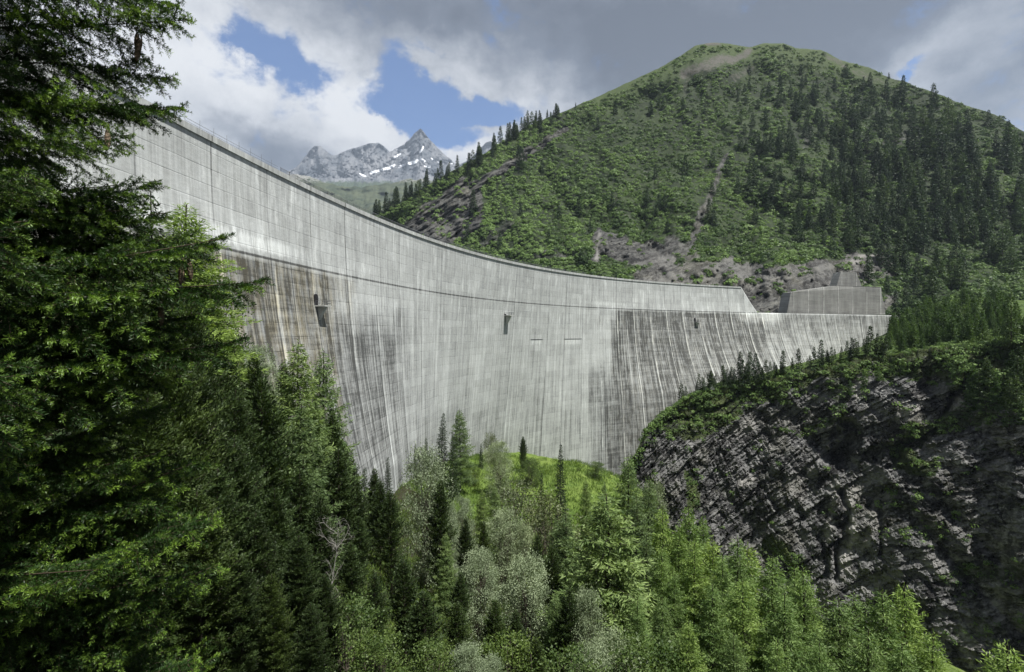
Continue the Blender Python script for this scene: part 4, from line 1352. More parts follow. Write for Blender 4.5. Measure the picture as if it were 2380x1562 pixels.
TREES = [
    # light larches of the lower right stand
    ('larch', 1416, 1142, 56, 1.45, 'largest pale green larch standing tall among the middle trees'),
    ('larch', 1316, 1190, 75, .95), ('larch', 1332, 1253, 62, .7), ('larch', 1289, 1203, 84, .8), ('larch', 1458, 1056, 112, .95, 'tall larch whose tip stands before the foot of the dark cliff'), ('larch', 1500, 1109, 95, .9), ('bright_larch', 1542, 1176, 80, .9),
    ('bright_larch', 1540, 1270, 60, .8), ('bright_larch', 1487, 1384, 44, .75, 'young star-shaped larch in front of the largest pale larch'), ('bright_larch', 1536, 1384, 48, .8), ('larch', 1479, 1150, 88, .9),
    ('bright_larch', 1597, 1173, 84, .85), ('bright_larch', 1614, 1257, 58, .9), ('bright_larch', 1658, 1247, 66, .85), ('bright_larch', 1718, 1243, 62, .95), ('bright_larch', 1746, 1260, 68, .85), ('bright_larch', 1678, 1287, 55, .85),
    ('bright_larch', 1793, 1286, 58, 1.0), ('bright_larch', 1849, 1310, 60, .9), ('bright_larch', 1876, 1320, 52, .9), ('bright_larch', 1654, 1356, 46, .85), ('bright_larch', 1735, 1350, 46, 1.0), ('bright_larch', 1819, 1374, 44, 1.0),
    ('bright_larch', 1983, 1374, 50, .9), ('bright_larch', 1956, 1396, 44, 1.1), ('bright_larch', 2066, 1371, 47, .95), ('bright_larch', 2112, 1364, 48, 1.0), ('bright_larch', 2164, 1471, 44, .85), ('bright_larch', 1909, 1490, 38, .9), ('bright_larch', 2010, 1455, 39, 1.0), ('bright_larch', 2335, 1480, 38, 1.15, 'lone larch cut by the lower right corner'),
    ('bright_larch', 1600, 1440, 40, .8), ('bright_larch', 1700, 1462, 38, .8), ('bright_larch', 1795, 1480, 38, .85), ('bright_larch', 2085, 1490, 38, .9), ('bright_larch', 1560, 1330, 56, .7), ('bright_larch', 1640, 1190, 90, .6),
    ('bright_larch', 1575, 1210, 74, .7), ('larch', 1500, 1240, 74, .8), ('larch', 1445, 1330, 54, .7),
    # small trees round the meadow
    ('spruce', 1302, 1030, 150, .85, 'tall slim spruce standing alone on the bright meadow'), ('spruce', 1259, 1096, 150, .7, 'small slim conifer left of the lone meadow spruce'), ('larch', 1363, 1112, 128, .6), ('larch', 1403, 1118, 146, .6), ('larch', 1128, 1139, 120, .8), ('larch', 1149, 1128, 122, .8),
    ('larch', 1245, 1235, 84, .55),
    # dark spruces before the dam foot
    ('spruce', 1025, 958, 188, 1.15, 'dark pointed spruce, taller of the pair before the dam foot'), ('larch', 1070, 950, 184, 1.0, 'mid green larch paired with the dark spruce before the dam foot'), ('spruce', 989, 1016, 180, .95), ('spruce', 966, 1030, 176, .8), ('spruce', 940, 1044, 172, .95), ('spruce', 902, 1060, 130, .8),
    ('spruce', 1118, 1030, 220, .9, 'tiny dark spruce on the meadow edge left of the round tree'), ('pine', 1215, 1014, 226, .85, 'small dark pine alone on the meadow crest against the dam'), ('spruce', 1052, 1010, 172, 1.0),
    # dark stone pines
    ('pine', 911, 1140, 72, .9), ('pine', 866, 1089, 92, .8), ('pine', 834, 1200, 62, .95), ('pine', 1021, 1116, 80, .85, 'dark pine standing against the tall white-leaved willow'), ('pine', 944, 1297, 48, 1.0), ('pine', 990, 1374, 42, 1.1), ('pine', 1085, 1205, 80, .7), ('pine', 1122, 1213, 84, .65), ('pine', 1246, 1243, 72, .65), ('pine', 1288, 1267, 64, .7), ('pine', 1323, 1367, 50, .8), ('pine', 1146, 1394, 44, .8),
    ('pine', 612, 878, 44, 1.0, 'large dark pine with a long bare trunk right of the near spruce'), ('pine', 785, 1040, 60, .95), ('pine', 830, 1112, 64, .8), ('pine', 655, 850, 78, .9), ('pine', 602, 822, 62, .85), ('pine', 545, 900, 40, 1.0), ('pine', 470, 860, 34, .95), ('pine', 560, 1010, 36, 1.0), ('pine', 700, 1090, 50, 1.0), ('pine', 740, 1150, 46, .9), ('pine', 870, 1330, 44, .9), ('pine', 820, 1260, 50, .9),
    ('pine', 435, 684, 36, .9, 'young pine below the grassy outcrop beside the dam'), ('pine', 520, 790, 56, 1.0), ('pine', 395, 760, 30, 1.0), ('pine', 1068, 1330, 56, .8), ('pine', 1200, 1420, 44, .7),
    # pale larches by the near bank
    ('larch', 697, 791, 62, 1.0, 'tall airy larch in front of the left balcony, left of its pair'), ('larch', 754, 811, 68, .9, 'slimmer airy larch beside the taller one below the left balcony'), ('larch', 704, 931, 54, .95, 'pale larch in front of the airy pair'), ('spruce', 651, 838, 80, .9),
    ('spruce', 353, 433, 42, .85, 'dark small spruce on the bank against the upper dam wall'), ('bright_larch', 425, 470, 58, 1.6, 'feathery pale larch on the bank edge against the dam'), ('larch', 250, 480, 40, 1.1), ('spruce', 380, 545, 48, 1.3), ('larch', 300, 560, 34, 1.0), ('spruce', 200, 560, 30, 1.2),
    # silver willows and alders
    ('willow', 992, 1050, 88, 1.0, 'tallest white-leaved willow with a pointed crown'), ('willow', 1157, 1030, 188, 1.3, 'round pale tree with fine branches on the meadow before the dam'), ('willow', 1075, 1159, 98, .7), ('willow', 1172, 1190, 88, 1.0), ('willow', 1225, 1300, 60, 1.1, 'broad silver-leaved willow in the middle of the lower trees'), ('larch', 1040, 1236, 72, .7), ('willow', 1115, 1287, 62, 1.0), ('willow', 1045, 1175, 88, .6), ('pine', 1060, 1400, 44, .9),
    ('grey_bush', 1189, 1123, 132, 1.25, 'round dark bush below the round pale tree'), ('grey_bush', 1276, 1158, 112, 1.3), ('alder', 1233, 1068, 208, 1.4, 'low green bush near the meadow crest'), ('alder', 1386, 1074, 226, 1.5, 'bush at the meadow edge close to the dam foot'), ('alder', 1345, 1086, 232, 1.1), ('grey_bush', 1142, 1008, 232, .8, 'pale grey sapling against the dam behind the round tree'),
    ('willow', 1085, 1504, 36, .9), ('willow', 1142, 1532, 34, .8), ('larch', 1290, 1380, 52, .7), ('willow', 1360, 1380, 50, .7), ('willow', 1430, 1474, 42, .9), ('pine', 1246, 1480, 40, .8), ('willow', 1375, 1500, 39, .8), ('alder', 1010, 1500, 36, 1.1), ('alder', 880, 1480, 34, 1.1), ('alder', 1190, 1480, 40, 1.1), ('alder', 1330, 1530, 36, 1.2), ('alder', 1500, 1500, 40, 1.2),
    ('pine', 772, 960, 66, .9), ('pine', 792, 1002, 76, .9), ('pine', 816, 1058, 84, .9), ('spruce', 846, 1084, 104, .9), ('larch', 738, 930, 62, .8), ('pine', 884, 1118, 84, .9), ('pine', 730, 1010, 58, 1.0), ('spruce', 860, 1130, 96, .9), ('pine', 520, 1080, 30, 1.1), ('pine', 590, 1190, 31, 1.0), ('pine', 640, 1130, 36, 1.0), ('pine', 690, 1240, 34, 1.0), ('pine', 470, 1130, 26, 1.1), ('pine', 560, 1290, 27, .9), ('pine', 760, 1330, 35, .9), ('pine', 410, 1040, 27, 1.1), ('pine', 640, 1330, 28, .8), ('pine', 340, 900, 26, 1.2), ('pine', 720, 1400, 29, .8),
    ('willow', 1215, 1225, 88, .8), ('willow', 600, 810, 70, .9, 'pale leafy willow at the bank edge above the dark pines'), ('willow', 1510, 1130, 100, .6, 'white-leaved treetop between the larches before the cliff'), ('alder', 470, 640, 64, 1.2), ('alder', 800, 1400, 36, 1.1), ('alder', 1100, 1085, 200, 1.3), ('alder', 1265, 1330, 66, 1.0),
]
for row in TREES:
    plant(*row)


def ordinal(n):
    w = ['first', 'second', 'third', 'fourth', 'fifth', 'sixth', 'seventh', 'eighth', 'ninth', 'tenth', 'eleventh', 'twelfth', 'thirteenth', 'fourteenth', 'fifteenth', 'sixteenth', 'seventeenth', 'eighteenth', 'nineteenth', 'twentieth']
    t = ['', '', 'twenty', 'thirty', 'forty']
    return w[n - 1] if n <= 20 else t[n // 10] + '-' + (w[n % 10 - 1] if n % 10 else '') if n % 10 else t[n // 10][:-1] + 'ieth'


DESC = dict(larch=('pale green larch', 'larches on the slope below the dam'), bright_larch=('bright yellow-green larch', 'bright larches of the lower right stand'), spruce=('dark pointed spruce', 'dark spruces below the dam'),
            pine=('dark olive pine', 'dark pines of the lower left wood'), willow=('silver-leaved willow', 'silver willows in the lower wood'), alder=('green leafy bush', 'green bushes among the trees'), grey_bush=('grey-green bush', 'grey bushes by the meadow'))
for kind in DESC:
    rows = sorted([t for t in ALLT if t[1] == kind], key=lambda t: t[2])
    for i, (o, k, px, yt, D, hh, lab) in enumerate(rows):
        size = 'tall' if hh > 13 else 'small' if hh < 6 else 'middling'
        o['label'] = lab or '%s %s, treetop %s from the left of all %s' % (size, DESC[k][0], ordinal(i + 1), {'larch': 'pale larches', 'bright_larch': 'bright larches', 'spruce': 'large spruces', 'pine': 'dark pines', 'willow': 'silver willows', 'alder': 'leafy bushes', 'grey_bush': 'grey bushes'}[k])
        o['group'] = DESC[k][1]
if 1:
    print('TREEH', [(t[1], t[2], t[4], round(t[5], 1)) for t in ALLT if t[5] > 22 or t[5] < 3])

# ------------------------------------------------------------------ trees and shrubs of the mountain
def hill_trees():
    rs = R(5)
    rows = []

    def weight(x, y):
        w = .10 + 1.0 * math.exp(-((x - 2120) / 260) ** 2 - ((y - 430) / 190) ** 2) + .55 * math.exp(-((x - 1890) / 170) ** 2 - ((y - 330) / 130) ** 2)
        w += .45 * math.exp(-((x - 1830) / 160) ** 2 - ((y - 230) / 60) ** 2) + .7 * math.exp(-((x - 2330) / 120) ** 2 - ((y - 480) / 150) ** 2)
        w += .5 * math.exp(-((x - 1940) / 130) ** 2 - ((y - 540) / 70) ** 2)
        if x < 1560: w *= .8
        return w
    # row of conifers on the left skyline
    for _ in range(78):
        x = 870 + 430 * rs.rand() ** 1.25
        rows.append((x, 1.0 - .06 * rs.rand() ** 1.6, rs.uniform(24, 46) * (1 if x < 1200 else .75), 'ridge'))
    for x, h in ((1272, 22), (1226, 40), (1212, 34), (1180, 40), (1195, 36), (1148, 36), (1338, 12), (2066, 16), (1163, 42), (1112, 30), (1246, 30), (1254, 28), (1236, 34)):
        rows.append((x, .995, h, 'ridge'))
    tries = 0
    face = []
    while len(face) < 470 and tries < 60000:
        tries += 1
        x = rs.uniform(1000, 2470)
        t = rs.uniform(.12, .96)
        y, D = hill_surface(np.array(x), np.array(t))
        if rs.rand() > weight(x, float(y)): continue
        if any(capsule(np.array(x), y, *q[:5]) * q[5] > .45 for q in ROCKS[:12] + SCREE): continue
        hp = rs.uniform(26, 47) * (1 + .55 * sst(1700, 2200, x)) * (.62 + .5 * sst(120, 420, float(y)))
        face.append((x, t, hp, 'face'))
    for x, y, h in ((1100, 500, 60), (1648, 520, 62), (1345, 505, 50), (1430, 265, 34), (1390, 300, 30), (1530, 250, 26), (1205, 375, 40), (2205, 560, 80), (2140, 560, 84), (2290, 560, 80), (2240, 470, 70), (2090, 610, 74), (2330, 610, 84), (2180, 640, 70)):
        yb, yt = pl(x, H_BOT), pl(x, SKYL)
        face.append((x, (y - yb) / (yt - yb), h, 'face'))
    rows += sorted(face, key=lambda r: -r[2])
    X = np.array([r[0] for r in rows])
    T = np.array([r[1] for r in rows])
    G, _, _ = hill_point(X, T)
    extra = []
    nface = 0
    for (x, t, hp, where), p in zip(rows, G):
        D = p[1]
        h = hp / F * D
        larch = rs.rand() < (.35 if where == 'face' else .15)
        me = (FARL if larch else FARC)[rs.randint(3)]
        if where == 'face': nface += 1
        if where == 'face' and nface > 205:
            extra.append((me, p, h, rs.rand() * 6.28))
            continue
        o = link('mountain_conifer', me)
        o.location = (p[0], p[1], p[2] - .6)
        s = h / 12
        o.scale = (s * rs.uniform(.75, 1.05), s * rs.uniform(.75, 1.05), s)
        o.rotation_euler = (0, 0, rs.rand() * 6.28)
        if where == 'ridge':
            tag(o, 'small dark conifer in the row along the left skyline of the green mountain', 'conifer', 'conifers along the mountain ridge', 'thing')
        else:
            tag(o, 'small dark conifer scattered among shrubs on the green mountainside', 'conifer', 'conifers scattered over the mountainside', 'thing')
    # the smallest ones, past what one could tell apart, stand as one wood
    Vs, va, fs, b = [], [], [], 0
    for me, p, h, rz in extra:
        n = len(me.vertices)
        v = np.empty(n * 3, np.float32)
        me.vertices.foreach_get('co', v)
        a = np.empty(n, np.float32)
        me.attributes['var'].data.foreach_get('value', a)
        v = v.reshape(-1, 3) * (h / 12)
        c, s = math.cos(rz), math.sin(rz)
        v = np.stack([v[:, 0] * c - v[:, 1] * s, v[:, 0] * s + v[:, 1] * c, v[:, 2]], -1) + p - [0, 0, .6]
        k = 4 * (int((a > 0).nonzero()[0].max()) // 4 + 1)
        Vs.append(v[:k])
        va.append(a[:k])
    V = np.concatenate(Vs)
    o = link('distant_conifers', make_mesh('distant_conifers', V, quads(len(V)), M_HILLC, dict(var=np.concatenate(va))))
    tag(o, 'thin wood of the smallest far conifers on the mountainside', 'conifers', None, 'stuff')


def shrub_cloud(name, label, pos, size, mat, seed, ncard=34, csize=.42, flat=.75, tone=None):
    """one mass of leafy shrubs: every shrub a lumpy dome of leaf clumps"""
    rs = R(seed)
    N = len(pos)
    tmpl = []
    for k in range(5):
        d = rs.normal(size=(ncard, 3))
        d /= np.linalg.norm(d, axis=1, keepdims=True)
        d[:, 2] = np.abs(d[:, 2]) * 1.0 - .12
        rad = .55 + .45 * rs.rand(ncard) ** .6
        c = d * rad[:, None] * np.array([1, 1, flat])
        nrm = d + rs.normal(size=(ncard, 3)) * .30
        V = cards(c, np.cross(d, rs.normal(size=(ncard, 3))), csize * rs.uniform(.6, 1.2, ncard), csize * rs.uniform(.5, .9, ncard), rs, nrm)
        tmpl.append(V)
    tmpl = np.array(tmpl)
    ti = rs.randint(5, size=N)
    a = rs.rand(N) * 6.283
    V = tmpl[ti]
    c, s = np.cos(a)[:, None], np.sin(a)[:, None]
    V = np.stack([V[..., 0] * c - V[..., 1] * s, V[..., 0] * s + V[..., 1] * c, V[..., 2]], -1) * np.asarray(size)[:, None, None] + pos[:, None]
    tn = rs.rand(N) if tone is None else tone
    var = np.clip(tn[:, None] * .75 + rs.rand(N, ncard) * .25, 0, 1)
    var = np.repeat(var.reshape(-1), 4)
    V = V.reshape(-1, 3)
    o = link(name, make_mesh(name, V, quads(len(V)), mat, dict(var=var)))
    tag(o, label, 'shrubs', None, 'stuff')
    return o


def hill_shrubs():
    rs = R(8)
    N = 30000
    X = rs.uniform(860, 2480, N)
    T = rs.uniform(.05, .995, N)
    G, rk, Y = hill_point(X, T)
    sc = np.zeros(N)
    wx, wy = warp(X, Y)
    for (x0, y0, x1, y1, r, w) in SCREE:
        sc = np.maximum(sc, capsule(wx, wy, x0, y0, x1, y1, r * 1.1) * w)
    q = np.stack([X / 60., Y / 45., 0 * X], -1)
    open_ = fbm(q, 4, 61)
    grassy = sst(170, 90, Y - pl(X, SKYL) * 0) * 0
    top = sst(60, 10, Y - pl(X, SKYL))           # short turf just under the skyline
    keep = ((rk < .5) | ((rs.rand(N) < .30) & (fbm(q * 2.7, 3, 15) > .55))) & (sc < .4) & (open_ + rs.rand(N) * .22 > .38 + .07 * top * (X > 1280))
    X, G, Y, open_ = X[keep], G[keep], Y[keep], open_[keep]
    size = rs.uniform(1.9, 3.9, len(X)) + 4.2 * rs.rand(len(X)) ** 4 * (.72 + .28 * sst(.3, .7, open_))
    tone = np.clip(.30 + 1.3 * (fbm(np.stack([X / 35., Y / 28., 0 * X], -1), 4, 71) - .40) + rs.normal(size=len(X)) * .22 + .45 * sst(1500, 1050, X) - .22 * sst(1650, 2200, X), 0, 1)  # light put into leaf colour: sunlit left flank paler, shaded right flank darker
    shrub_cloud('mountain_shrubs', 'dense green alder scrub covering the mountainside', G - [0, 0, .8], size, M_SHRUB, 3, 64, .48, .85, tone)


hill_trees()
hill_shrubs()


# ------------------------------------------------------------------ cliff top: little spruces, young larches, shrubs
def bench_at(px, py):
    r = np.linspace(0, 1.2, 200)
    p = bench_point(np.full(200, float(px)), r)
    y = to_px(p)[1]
    return p[np.argmin(np.abs(y - py))]


def cliff_top():
    rs = R(12)
    rows = [(1743, 831, 46), (1757, 846, 38), (1765, 856, 30), (1780, 845, 40), (1721, 858, 44), (1820, 826, 44), (1856, 824, 40), (1842, 838, 24), (1909, 814, 36), (1892, 822, 28), (1922, 823, 22), (1969, 803, 26), (1978, 801, 26), (1994, 789, 34), (2008, 781, 36), (2023, 770, 48), (2039, 770, 46), (2058, 776, 48), (1690, 885, 26), (1660, 890, 22), (1705, 872, 22), (1800, 850, 20), (1876, 828, 20), (1940, 818, 18), (1956, 812, 20), (1636, 900, 24), (1790, 858, 22), (1610, 915, 24), (1733, 858, 30)] + [(rs.uniform(1580, 1830), 0, rs.uniform(18, 34)) for _ in range(40)] + [(rs.uniform(1840, 2060), 0, rs.uniform(12, 30)) for _ in range(22)]
    rows = [(x, yt if yt else pl(x, C_LIP) - hp * rs.uniform(.1, .9), hp) for x, yt, hp in rows]
    for x, yt, hp in rows:
        p = bench_at(x, yt + hp)
        h = (HY - yt) / F * p[1] - p[2]
        h = max(h, hp / F * p[1]) * rs.uniform(.75, 1.75)
        o = link('ledge_spruce', FARD[rs.randint(2)] if rs.rand() < .65 else FARC[rs.randint(3)])
        n = 9 if o.data.name.startswith('small') else 12
        o.location = [float(q) for q in p - [0, 0, .4]]
        o.scale = (h / n * .95, h / n * .95, h / n)
        o.rotation_euler = (0, 0, rs.rand() * 6)
        tag(o, 'small dark spruce in the line along the cliff edge before the dam', 'spruce', 'little spruces along the cliff edge', 'thing')
    for k in range(225):
        x = rs.uniform(2062, 2340 if k < 160 else 2420)
        r = rs.uniform(.02, 1.05) if x < 2290 else rs.uniform(.35, 1.05)
        if k >= 160: r = rs.uniform(.02, .4)
        p = bench_point(np.array(x), np.array(r))
        o = link('young_larch', FARB[rs.randint(3)])
        h = rs.uniform(30, 54) / F * p[1] * (1.1 - .25 * r)
        o.location = [float(q) for q in p - [0, 0, .4]]
        o.scale = (h / 9, h / 9, h / 9)
        o.rotation_euler = (0, 0, rs.rand() * 6)
        tag(o, 'young bright green larch in the thicket on the slope beside the dam end', 'larch', 'young larches beside the dam end', 'thing')
    for x, yt, yb, lab in ((2350, 672, 800, 'tall open conifer with a bare trunk above the young larches at the right edge'), (2060, 776, 828, 'larger spruce at the cliff edge right of the concrete wing')):
        p = bench_at(x, min(yb, 790))
        h = (HY - yt) / F * p[1] - p[2]
        o = link('edge_conifer', FARL[1])
        o.location = [float(q) for q in p - [0, 0, .4]]
        o.scale = (h / 12 * .8, h / 12 * .8, h / 12)
        tag(o, lab, 'conifer', None, 'thing')
    # trees of the gully right of the overhang and single ones in the rock
    for k in range(34):
        x, kk = rs.uniform(2255, 2460), rs.uniform(.02, .24)
        p, g, y = cliff_point(np.array(x), np.array(kk))
        o = link('gully_tree', (FARL + FARB)[rs.randint(6)])
        n = 12 if o.data.name.startswith('mountain') else 9
        h = rs.uniform(48, 84) / F * p[1]
        o.location = [float(q) for q in p - [0, 0, .8]]
        o.scale = (h / n * .9, h / n * .9, h / n)
        tag(o, 'dark larch in the shady gully right of the cliff overhang', 'larch', 'larches in the gully at the right edge', 'thing')
    for x, y0, hp in ((2010, 900, 40), (1975, 915, 34), (2040, 880, 34), (2100, 868, 34), (2130, 880, 30), (1620, 950, 26), (2075, 862, 34), (2160, 870, 30)):
        kk = np.linspace(0, .4, 120)
        p, g, y = cliff_point(np.full(120, float(x)), kk)
        i = np.argmin(np.abs(y - y0))
        o = link('cliff_larch', FARB[rs.randint(3)])
        h = hp / F * p[i, 1]
        o.location = [float(q) for q in p[i] - [0, 0, .6]]
        o.scale = (h / 9 * 1.1, h / 9 * 1.1, h / 9)
        tag(o, 'small bushy larch clinging to the upper cliff face', 'larch', 'larches clinging to the cliff', 'thing')
    # shrubs on the ledge and in the green parts of the cliff
    N = 5200
    X = rs.uniform(1490, 2420, N)
    r = rs.rand(N) ** 1.3
    B = bench_point(X, r)
    y = to_px(B)[1]
    keep = rs.rand(N) < np.where(X < 1850, .98, np.where(X < 2060, .55, .8)) * (1 - .5 * r)
    pts, sz = [B[keep]], [np.where((r[keep] < .25) & (X[keep] < 1720), 1.5, np.where(X[keep] > 2080, 1.25, .62)) * rs.uniform(.7, 1.7, keep.sum()) * (1 - .45 * r[keep])]
    N = 15000
    X = rs.uniform(1440, 2480, N)
    K = rs.rand(N) ** 1.2
    Cp, g, y = cliff_point(X, K)
    g = np.maximum(g, .75 * (K < .07) * (X < 1850))
    n = fbm(np.stack([X / 40., y / 25., 0 * X], -1), 4, 33)
    keep = (rs.rand(N) < g * .75) & (n > .40) | (n > .70) & (rs.rand(N) < .35)
    pts.append(Cp[keep] - Cp[keep] / np.linalg.norm(Cp[keep], axis=1, keepdims=True) * .3)
    sz.append(rs.uniform(.8, 2.9, keep.sum()) * (1 - .45 * K[keep]))
    P_, S_ = np.concatenate(pts), np.concatenate(sz)
    shrub_cloud('cliff_shrubs', 'low green shrubs and grass tufts on the cliff ledges', P_ - [0, 0, .2], S_, M_SHRUB, 6, 34, .42, .8)
    # two small concrete markers
    for x, y0, w, hpx, lab in ((1653, 902, 1.6, 9, 'small grey concrete stump on the shrubby cliff edge'), (2167, 782, 1.2, 11, 'pale upright concrete post among the young larches')):
        p = bench_at(x, y0)
        h = hpx / F * p[1]
        b = Bag()
        b.box((0, 0, h * .15 - .5), (w * 1.7, w * 1.7, h * .3 + 1))
        b.box((0, 0, h * .65), (w, w, h * .7))
        b.box((0, 0, h * 1.02), (w * 1.15, w * 1.15, h * .08))
        o = link('concrete_marker', b.mesh('concrete_marker', PLAINC))
        o.location = [float(q) for q in p]
        tag(o, lab, 'marker', None, 'thing')


cliff_top()


# ------------------------------------------------------------------ undergrowth, grass and the dead tree
def undergrowth():
    rs = R(21)
    N = 5200
    D = 24 + 150 * rs.rand(N) ** 1.1
    px = rs.uniform(300, 2300, N)
    X = (px - CX) / F * D
    Z = ground_z(X, D)
    py = to_px(np.stack([X, D, Z], -1))[1]
    keep = (py < 1750) & (Z > -80) & ~((D > 150) & (px > 1120)) & (rs.rand(N) < .8)
    Pp = np.stack([X, D, Z], -1)[keep]
    shrub_cloud('undergrowth', 'leafy green undergrowth between the trees below', Pp, rs.uniform(.5, 1.5, len(Pp)), foliage_mat('undergrowth_leaves', (.020, .04, .010), (.085, .13, .035), .3, objvar=0), 9, 60, .22, .9)
    # grass tufts where the ground lies open
    N = 26000
    D = 20 + 240 * rs.rand(N) ** 1.2
    px = rs.uniform(540, 1700, N)
    X = (px - CX) / F * D
    Z = ground_z(X, D)
    Pp = np.stack([X, D, Z], -1)
    nb = 7
    base = np.repeat(Pp, nb, 0) + rs.normal(size=(N * nb, 3)) * np.array([.22, .22, 0]) * (1 + np.repeat(D, nb)[:, None] / 90)
    d = np.array([0, 0, 1.]) + rs.normal(size=(N * nb, 3)) * .38
    sc = 1 + np.repeat(D, nb) / 140
    V = cards(base - [0, 0, .05], d, rs.uniform(.35, .8, N * nb) * sc, .07 * sc, rs)
    m = foliage_mat('grass_blades', (.06, .11, .022), (.175, .25, .055), .35, objvar=0)
    o = link('meadow_grass', make_mesh('meadow_grass', V, quads(len(V)), m, dict(var=np.repeat(rs.rand(N * nb), 4))))
    tag(o, 'bright tall grass on the meadow and bank', 'grass', None, 'stuff')
    # bleached dead tree among the pines
    D0, px0 = 40., 752.
    X0 = (px0 - CX) / F * D0
    g = float(ground_z(np.array(X0), np.array(D0)))
    ztop = (HY - 1226) / F * D0
    zb = min(g, (HY - 1420) / F * D0)
    t = Bag()
    w = Bag()
    Hh = ztop - zb
    main = [(0, 0, 0), (.15, 0, Hh * .3), (.55, .1, Hh * .6), (1.0, .1, Hh * .85), (1.15, 0, Hh)]
    t.tube(main, [.08, .065, .045, .025, .01], 7)

    def br(w, p, d, L, rad, lev):
        pts = [np.array(p, float)]
        dd = np.array(d, float)
        for _ in range(5):
            dd = dd + rs.normal(size=3) * .22 + [0, 0, .08]
            dd /= np.linalg.norm(dd)
            pts.append(pts[-1] + dd * L / 5)
        w.tube(pts, [rad * (1 - .8 * k / 5) for k in range(6)], 5)
        if lev:
            for k in range(5):
                q = pts[1 + k]
                br(w, q, dd + rs.normal(size=3) * .9, L * rs.uniform(.35, .65), rad * .5, lev - 1)
    limbs = []
    for k in range(22):
        q = rs.uniform(.15, .97)
        w = Bag()
        limbs.append(w)
        zz_ = [m_[2] for m_ in main]
        p = [np.interp(q * Hh, zz_, [m_[j] for m_ in main]) for j in range(3)]
        br(w, p, (rs.normal() * .8 + .2, rs.normal() * .8, .8), rs.uniform(.8, 2.0), .022, 2)
    root = bpy.data.objects.new('dead_tree', None)
    COL.objects.link(root)
    root.location = (X0, D0, zb - .2)
    tag(root, 'bare bleached dead tree with tangled white branches among the dark pines', 'dead tree', None, 'thing')
    link('trunk', t.mesh('dead_trunk', DEADW), root)
    for w in limbs:
        link('limb', w.mesh('dead_limb', DEADW), root)


undergrowth()

# ------------------------------------------------------------------ near spruce at the left edge
M_NEEDLE = foliage_mat('near_spruce_needles', (.012, .030, .008), (.038, .085, .018), .24, .45, .3, .18, tip=True, tipcol=(.18, .30, .045))
M_TWIG = plain('spruce_twig', (.045, .032, .020), .8, .4, 20)
M_CONE = plain('spruce_cone', (.13, .095, .06), .7, .4, 60)


